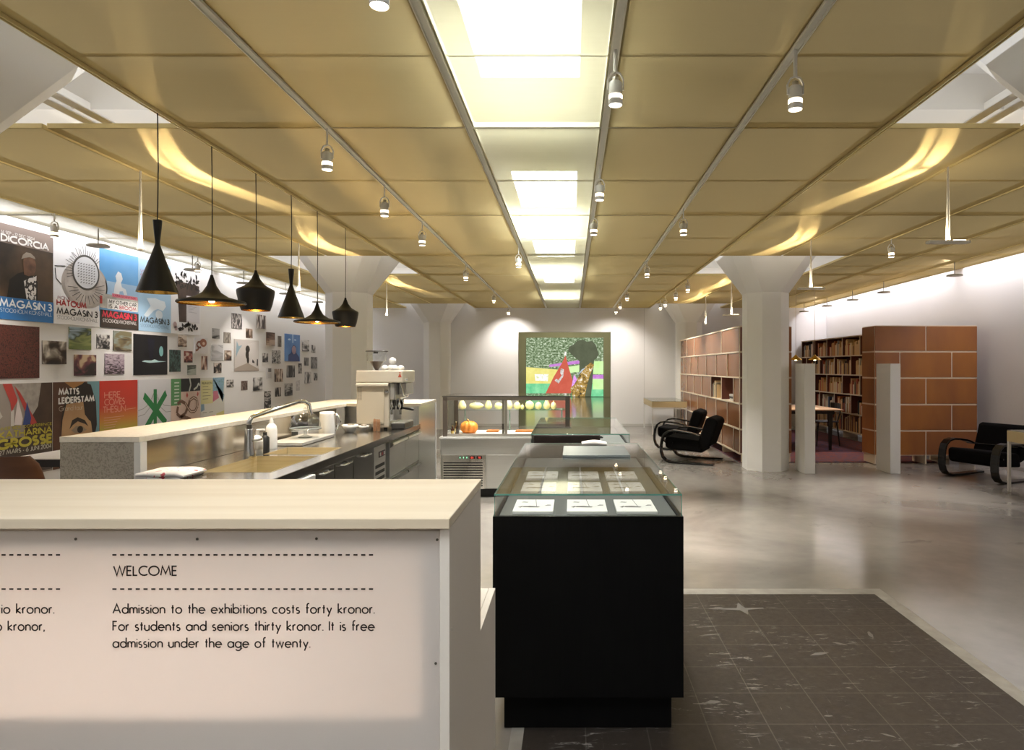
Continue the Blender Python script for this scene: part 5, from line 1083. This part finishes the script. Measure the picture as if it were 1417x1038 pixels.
for k, y in enumerate((8.8, 10.8, 12.0, 13.2, 14.5)): washer(5.3, y, f'flat grey disc lamp along the library wall, {ORD[k]} from the near end')
m = MB(); m.box(-5.43, -4.9, 5.98, 6.0, CEIL - .02, CEIL - .008); tag(m.build('cross_rail', flat('#a9a596', .4, .4)), 'thin rail across the pale ceiling strip by the suited man poster', 'rail')
# ================================================================ the library, walled in by brick-bond shelving
salmon = NT('salmon_board'); v = salmon.coord(); f = salmon.noise(v, 1.3, 5, .6, 1.0); salmon_m = salmon.done(salmon.bsdf(salmon.ramp(f, [(.3, '#855838'), (.7, '#946644')]), .27, 0, Specular_IOR_Level=.5))
red_m = cloudy('#a4682f', '#84502e', 2.2, .42, name='red_brown_board', stretch=(1, 1, .4)); birch = flat('#e3d2ba', .5, 0, 'birch_edge'); inner = flat('#6b3a2c', .6, 0, 'red_shelf_inside')
ROWZ = [.13, .497, .885, 1.278, 1.668, 2.055]
TB = .022
# long shelving beside the left armchairs
SX, SXB, SY0, SY1 = 2.53, 2.95, 9.58, 15.2
sh = thing('library_shelving', (2.8, 12.5, 0), 'long shelving of salmon boards in brick bond behind two armchairs', 'shelving')
m = MB(); m.box(SX + .42 - .02, SXB, SY0 + .021, SY1, ROWZ[0] + TB, ROWZ[5] - .003); m.build('back_board', inner, sh)
for k, z in enumerate(ROWZ): m = MB(); m.box(SX, SXB, SY0, SY1, z - (.003 if k == 5 else 0), z + TB - (.003 if k == 5 else 0)); m.build('shelf_board', birch, sh)
OPEN = {(2, 0), (2, 1)}
for r in range(5):
    z0, z1 = ROWZ[r] + TB + .001, ROWZ[r + 1] - .004
    ys = [SY0 + .021] + ([9.97, 10.77, 11.57, 12.4, 13.2, 14.0, 14.8] if r % 2 == 0 else [10.36, 11.17, 12.0, 12.8, 13.6, 14.4]) + [SY1]
    if r == 4: ys = [ys[0], 10.77, 13.15, 14.0, ys[-1]]
    for i in range(len(ys) - 1):
        ya_ = ys[i] - .011 if i else ys[i] - .02
        m = MB(); m.box(SX + .010, SXB - .022, ya_, ys[i] + .009, z0, z1); up_ = m.build('upright', inner, sh)
        m = MB(); m.box(SX + .002, SX + .0095, ya_, ys[i] + .009, z0, z1); m.build('front_edge', birch, up_)
        a, b = ys[i] + .0105, ys[i + 1] - .0125
        if r == 2 and i in (1, 2): continue
        off = .012 + .004 * ((i + r) % 2)
        m = MB(); m.box(SX + off, SX + off + .016, a, b, z0 + .002, z1 - .002); m.build('board_front', salmon_m, sh)
m = MB(); m.box(SX + .002, SXB, SY0 - .001, SY0 + .0, ROWZ[0], ROWZ[5]) if 0 else None
for y in (9.6, 10.77, 12.4, 14.0, 15.1): m = MB(); m.box(SX + .03, SXB - .03, y, y + .02, .0115, ROWZ[0] - .001); m.build('foot', birch, sh)
# its end, seen past the column, is the twin unit of the reading room entrance
def brick_block(name, x0, x1, y0, y1, label, sidecols=True, front_cols=(None, None)):
    p = thing(name, ((x0 + x1) / 2, (y0 + y1) / 2, 0), label, 'shelving')
    m = MB(); m.box(x0 + .012, x1 - .012, y0 + .012, y1, ROWZ[0] + .01, ROWZ[5] + .01); m.build('carcass', birch, p)
    for r in range(5):
        z0, z1 = ROWZ[r] + TB, ROWZ[r + 1] - .002
        xs = front_cols[r % 2]
        for a, b in zip(xs[:-1], xs[1:]):
            m = MB(); m.box(a + .010, b - .010, y0 + .004, y0 + .0118, z0, z1); m.build('board_front', red_m, p)
        for (a, s) in ((x0, 1), (x1, -1)):
            m = MB(); m.box(a + s * .004, a + s * .0118, y0 + .03, y1 - .01, z0, z1); m.build('side_board', red_m, p)
    for x in ([x0 + .02] + [q for q in (front_cols[0][1],) if len(front_cols[0]) > 2] + [x1 - .04]):
        m = MB(); m.box(x, x + .02, y0 + .03, y1 - .03, .0115, ROWZ[0] + .009); m.build('foot', birch, p)
    return p
brick_block('brick_shelf', 4.476, 6.005, 9.40, 9.82, 'tall red-brown shelf block in brick bond right of library opening', True, ([4.476, 5.242, 6.005], [4.476, 4.856, 5.624, 6.005]))
brick_block('brick_shelf', 2.96, 3.325, 9.58, 9.95, 'narrow red-brown shelf end showing past the column edge', True, ([2.96, 3.325], [2.96, 3.325]))
# bookcase along the right wall
KX, KXB, KY0, KY1 = 5.60, 5.98, 9.95, 15.5
kc = thing('bookcase', (5.8, 12.7, 0), 'long birch bookcase full of books along the library wall', 'bookcase')
m = MB(); m.box(KXB - .015, KXB, KY0, KY1, ROWZ[0], ROWZ[5]); m.build('back_board', flat('#2c1813', .7), kc)
for k, z in enumerate(ROWZ): m = MB(); m.box(KX, KXB - .016, KY0, KY1, z, z + TB); m.build('shelf_board', birch, kc)
UPS = {}
for r in range(5):
    z0, z1 = ROWZ[r] + TB + .0005, ROWZ[r + 1] - .0005
    ys = [KY0 + .01 + k * .8 for k in range(7)] + [KY1 - .02] if r % 2 == 0 else [KY0 + .01] + [KY0 + .41 + k * .8 for k in range(7)] + [KY1 - .02]
    UPS[r] = ys
    for y in ys:
        m = MB(); m.box(KX + .012, KXB - .017, y, y + .018, z0, z1); up_ = m.build('upright', inner, kc)
        m = MB(); m.box(KX + .001, KX + .0115, y, y + .018, z0, z1); m.build('front_edge', birch, up_)
for y in (10.0, 11.6, 13.2, 14.8): m = MB(); m.box(KX + .04, KXB - .04, y, y + .02, .0005, ROWZ[0] - .0005); m.build('foot', birch, kc)

# books: one per colour, then copies
BC = [('cream', '#e0bd88'), ('white', '#e0d0b4'), ('beige', '#c2914f'), ('brown', '#633a26'), ('red', '#a84a30'), ('orange', '#c9763c'), ('black', '#1f1b19'), ('grey', '#8d8880'), ('green', '#5c6650'), ('blue', '#4a5a78')]
PROTO = {}
def make_book(nm, col):
    # unit book: depth x 1, thickness y 1, height z 1; spine towards -x
    m = MB(); m.box(0, 1, 0, .08, 0, 1); m.box(0, 1, .92, 1, 0, 1); m.box(-.03, .02, 0, 1, 0, 1); m.box(.02, .98, .08, .92, .012, .985)
    o = m.build('book', flat(col, .6)); return o
def put_book(cn, x, y, z, d, th, h, label, group, lean=0.0, rot=0.0):
    if cn not in PROTO: o = PROTO[cn] = make_book(cn, dict(BC)[cn])
    else: o = PROTO[cn].copy(); C.objects.link(o)
    o.location = (x, y, z); o.scale = (d, th, h); o.rotation_euler = (lean, 0, rot); tag(o, label, 'book', group); return o
rb = random.Random(12)
ROWN = {4: 'top', 3: 'second', 2: 'middle', 1: 'fourth', 0: 'bottom'}
wts = [28, 12, 22, 11, 11, 10, 9, 3, 2, 2]
for r in range(4, -1, -1):
    y_far = KY1 - .05 if r == 4 else (15.2 if r == 3 else 14.6)
    ys = UPS[r]; n = 0
    for a, b in zip(ys[:-1], ys[1:]):
        if b < 12.25 or a > y_far: continue
        y = a + .022; end = b - .004
        if rb.random() < .35: end -= rb.uniform(.08, .25)
        tone = rb.choice([0, 1, 2, None, None])
        while True:
            th = rb.choice([.022, .03, .035, .042, .05, .06]); h = rb.uniform(.17, .33)
            if y + th > end or y > y_far: break
            if y + th > 12.25:
                cn = rb.choices([c[0] for c in BC], wts)[0] if tone is None or rb.random() < .5 else BC[tone][0]
                n += 1
                kind = 'low' if h < .25 else ('tall' if h > .31 else 'medium')
                put_book(cn, KX + .05, y, ROWZ[r] + TB + .0005, rb.uniform(.2, .28), th - .002, h, f'{kind} {cn} book, number {n} from the opening, {ROWN[r]} shelf of the library bookcase', f'books on the {ROWN[r]} library shelf')
            y += th
# books in the two open cells of the salmon shelving
zc = ROWZ[2] + TB + .0015; y = 10.80 + .04; n = 0
y = 11.18; cells = []
for k in range(7):
    th = [.03, .035, .028, .05, .03, .04, .028][k]; cn = ['white', 'grey', 'white', 'cream', 'white', 'black', 'cream'][k]; h = [.24, .26, .22, .30, .28, .25, .24][k]
    put_book(cn, SX + .03, 11.51 - .05 * k - th, zc, .2, th - .002, h, f'{cn} book standing in the open cell of the salmon shelving, {ORD[k]} from the back', 'books in the open salmon cells')
for k in range(3):
    m = MB(); z = zc + k * .036; m.box(SX + .03, SX + .25, 10.02 + .015 * k, 10.30 + .015 * k, z + .0005, z + .034); tag(m.build('book', flat(['#cfc9c0', '#4a4642', '#d6d0c8'][k], .6)), f"{['white book at the bottom of', 'dark book in the middle of', 'white book on top of'][k]} the stack in the open salmon cell", 'book', 'books in the open salmon cells')
put_book('green', SX + .03, 10.83, zc, .2, .045, .27, 'green and yellow book at the near end of open salmon cell', 'books in the open salmon cells')

# rug, table, chairs, little brass lamps
t = NT('woven_rug'); v = t.coord(); a = t.noise(v, 13, 5, .75); b = t.noise(t.coord(scale=(1, 3, 1)), 30, 3)
c = t.mix(t.ramp(a, [(.46, (0, 0, 0)), (.53, (1, 1, 1))]), lin('#6e2a26'), lin('#3c2c48')); c = t.mix(t.math('MULTIPLY', b, .5), c, lin('#6f4648'))
m = MB(); m.box(2.55, 5.55, 9.66, 14.6, .0005, .011); tag(m.build('rug', t.done(t.bsdf(c, .95))), 'red and purple patterned rug on the library floor', 'rug')
TZ = .70; RZ = .012
tb = thing('reading_table', (4.0, 11.6, 0), 'pale topped reading table on tapered black legs in the library', 'table')
m = MB(); m.box(3.35, 4.64, 10.85, 12.3, TZ, TZ + .025); m.build('table_top', cloudy('#b89a7c', '#a88a6c', 3, .35, stretch=(1, 8, 1)), tb, .003)
m = MB(); m.box(3.46, 4.53, 10.96, 12.19, TZ - .06, TZ - .001); m.build('apron', flat('#1c1714', .5), tb)
for x, y in ((3.5, 11.02), (4.48, 11.02), (3.5, 12.12), (4.48, 12.12)):
    m = MB(); h0, h1 = .018, .034; m.hexa([(x - h0, y - h0, RZ), (x + h0, y - h0, RZ), (x + h0, y + h0, RZ), (x - h0, y + h0, RZ)], [(x - h1, y - h1, TZ - .061), (x + h1, y - h1, TZ - .061), (x + h1, y + h1, TZ - .061), (x - h1, y + h1, TZ - .061)]); m.build('leg', flat('#15110f', .4), tb)
m = MB(); m.box(4.10, 4.32, 11.1, 11.4, TZ + .0255, TZ + .029); tag(m.build('paper_sheet', flat('#eceae6', .6)), 'white sheet of paper on the reading table', 'paper')
def black_chair(loc, rot, lab):
    p = thing('dining_chair', (0, 0, 0), lab, 'chair', 'black chairs at the reading table'); mt = flat('#14100e', .35, 0, 'black_chair_wood')
    m = MB(); m.box(-.20, .20, -.20, .20, .43, .45); m.build('seat', mt, p, .008)
    for sx in (-1, 1):
        for sy in (-1, 1):
            m = MB(); m.tube([(sx * .17, sy * .17, .431), (sx * .21, sy * .20, .001)], [.016, .012], 8); m.build('leg', mt, p)
    for sy in (-1, 1): m = MB(); m.tube([(-.18, sy * .17, .44), (-.23, sy * .18, .64)], .012, 8); m.build('back_post', mt, p)
    m = MB(); m.band([(-.215, -.21, .70), (-.245, -.10, .70), (-.25, 0, .70), (-.245, .10, .70), (-.215, .21, .70)], (0, 0, 1), .15, .014); m.build('backrest', mt, p)
    p.location = loc; p.rotation_euler = (0, 0, rot)
black_chair((4.66, 11.75, RZ), PI, 'black chair standing at the open side of the reading table'); black_chair((4.02, 12.52, RZ), -PI / 2, 'black chair behind the reading table, its back above the top')
brass = flat('#c9a04a', .25, 1.0, 'brass')
for x, y, z, lab in ((4.18, 10.93, 1.56, 'small brass lamp on a long cord by the bookcase'), (3.86, 10.95, 1.56, 'small brass lamp half hidden behind the column-side post')):
    p = thing('brass_pendant', (x, y, z), lab, 'pendant lamp', 'brass lamps in the library')
    m = MB(); m.tube([(x, y, CEIL - .005), (x, y, z + .10)], .003, 6); m.build('cord', flat('#b9a58a', .5), p)
    m = MB(); m.lathe([(.012, .10), (.02, .085), (.05, .06), (.105, .02), (.108, .012)], (x, y, z), 24, False); m.build('shade', brass, p)
    m = MB(); m.lathe([(.001, .0), (.02, .006), (.022, .028), (.01, .05)], (x, y, z), 12); m.build('bulb', emit('#ffe0a8', 10), p)
    l = bpy.data.lights.new('table_lamp_light', 'SPOT'); l.energy = 25; l.color = (1, .8, .55); l.spot_size = math.radians(140); l.spot_blend = .6; l.shadow_soft_size = .03
    o = bpy.data.objects.new('table_lamp_light', l); C.objects.link(o); o.parent = p; o.location = (0, 0, -.01)

# two white posts at the opening
pm_ = flat('#dcdad6', .5, 0, 'white_post_paint')
for x0, x1, y1, lab in ((3.160, 3.307, 8.99, 'white post next to the column'), (4.325, 4.465, 9.03, 'white post before the brick shelf block')):
    m = MB(); m.box(x0, x1, 8.63, y1, 0.0005, 1.497); tag(m.build('gate_post', pm_, None, .004), lab + ' at the library opening', 'post', 'white posts at the library opening')

# ================================================================ cantilever armchairs: local +x is forward
bent = flat('#0e0c0b', .18, 0, 'black_lacquered_wood'); wool = cloudy('#080707', '#0e0c0c', 60, .9, name='black_wool', Specular_IOR_Level=.1)
def armchair():
    p = thing('armchair', (0, 0, 0), 'x', 'armchair', 'black cantilever armchairs')
    for sy in (-1, 1):
        pts = [(-.42, 0, .014), (-.15, 0, .012), (.10, 0, .012), (.22, 0, .016), (.30, 0, .036), (.352, 0, .085), (.376, 0, .16), (.378, 0, .26), (.362, 0, .36), (.33, 0, .43), (.27, 0, .475), (.19, 0, .490), (.08, 0, .485), (-.06, 0, .465), (-.16, 0, .44), (-.21, 0, .415)]
        m = MB(); m.band([(a, sy * .345, c) for a, b, c in pts], (0, 1, 0), .10, .026); m.build('bent_arm', bent, p, .006)
    m = MB(); m.prism([(-.24, .165), (.30, .205), (.335, .24), (.34, .36), (.315, .395), (-.20, .345)], 'y', -.295, .295); m.build('seat_cushion', wool, p, .03, 3)
    m = MB(); m.prism([(-.205, .215), (-.335, .255), (-.465, .62), (-.44, .67), (-.33, .705), (-.285, .68), (-.175, .35)], 'y', -.297, .297); m.build('back_cushion', wool, p, .03, 3)
    m = MB(); m.tube([(.20, -.344, .30), (.20, .344, .30)], .012, 8); m.tube([(-.20, -.344, .42), (-.20, .344, .42)], .012, 8); m.build('cross_bar', bent, p)
    return p
ac = armchair(); n = 0
for loc, rot, lab in (((5.40, 8.28, .0005), math.radians(180 + 24), 'black armchair standing alone before the brick shelf block'), ((1.85, 9.84, .0005), math.radians(180 - 24), 'nearer of the two black armchairs before the salmon shelving'), ((1.94, 11.45, .0005), math.radians(180 - 20), 'farther of the two black armchairs, half hidden by the other')):
    o = ac if n == 0 else copy_tree(ac); n += 1
    o.location = loc; o.rotation_euler = (0, 0, rot); o['label'] = lab

# ================================================================ glass topped display tables on thin white legs
legm = flat('#dcdad6', .4, 0, 'white_steel'); boxm = flat('#cdb98f', .5, 0, 'pale_wood_box')
def vitrine_table(x0, x1, y0, y1, lab):
    p = thing('display_table', ((x0 + x1) / 2, (y0 + y1) / 2, 0), lab, 'table', 'display tables on white legs')
    m = MB(); m.box(x0, x1, y0, y1, .585, .60); m.box(x0, x1, y0, y0 + .02, .60, .71); m.box(x0, x1, y1 - .02, y1, .60, .71); m.box(x0, x0 + .02, y0 + .02, y1 - .02, .60, .71); m.box(x1 - .02, x1, y0 + .02, y1 - .02, .60, .71); m.build('wooden_box', boxm, p)
    m = MB(); m.box(x0, x1, y0, y1, .711, .719); m.build('glass_top', glass((.93, .98, .96), 1.5, 'table_glass'), p)
    for x in (x0 + .015, x1 - .015):
        for y in (y0 + .015, y1 - .015): m = MB(); m.box(x - .014, x + .014, y - .014, y + .014, .0005, .584); m.build('leg', legm, p)
    m = MB(); m.box(x0 + .03, x1 - .03, y0 + .008, y0 + .022, .55, .575); m.box(x0 + .03, x1 - .03, y1 - .022, y1 - .008, .55, .575); m.build('frame_rail', legm, p)
vitrine_table(1.72, 2.47, 13.6, 15.2, 'display table on thin white legs by the back wall'); vitrine_table(5.08, 6.15, 6.6, 7.42, 'display table cut off by the picture edge beside the lone armchair')

# ================================================================ cafe seating behind the bar
woodc = cloudy('#5a3a28', '#6d4832', 3, .3, name='brown_plywood', stretch=(1, 1, 5))
p = thing('plywood_chair', (-3.72, 4.3, 0), 'brown moulded plywood chair behind the near bar end', 'chair')
def cc(x, y, z): return (-3.80 + x, 4.42 + y, z)
m = MB(); rs_ = []
for i in range(7):
    z = .52 + .33 * i / 6; hw = .20 - .03 * (abs(i - 3) / 3) ** 2 - (.03 if i == 6 else 0); bend = -.02 - .10 * i / 6
    front = [cc(-hw + 2 * hw * k / 8, bend - .05 * (1 - ((k - 4) / 4) ** 2) * 1, z) for k in range(9)]; back = [(a, b - .012, c) for a, b, c in front[::-1]]; rs_.append(front + back)
m.rings(rs_); m.build('backrest', woodc, p)
m = MB(); m.box(-4.0, -3.6, 4.36, 4.78, .44, .455); m.build('seat', woodc, p, .006)
for sx in (-1, 1): m = MB(); m.tube([cc(sx * .10, -.03, .457), cc(sx * .10, -.07, .54)], .012); m.build('back_support', chrome, p)
for sx in (-1, 1):
    for sy, yy_ in ((-1, .0), (1, .30)): m = MB(); m.tube([cc(sx * .17, yy_, .439), cc(sx * .20, yy_ + sy * .04, .001)], .011); m.build('leg', chrome, p)
p = thing('cafe_table', (-4.0, 5.25, 0), 'small cream cafe table with dark edge behind the bar', 'table')
m = MB(); m.box(-4.42, -3.62, 4.98, 5.75, .725, .735); m.build('table_top', flat('#e6dccc', .35), p, .003)
m = MB(); m.box(-4.41, -3.63, 4.99, 5.74, .665, .724); m.build('dark_edge', flat('#1f1815', .5), p)
for x, y in ((-4.36, 5.04), (-3.68, 5.04), (-4.36, 5.69), (-3.68, 5.69)): m = MB(); m.tube([(x, y, .664), (x, y, .0005)], .02, 10); m.build('leg', flat('#1f1815', .4), p)
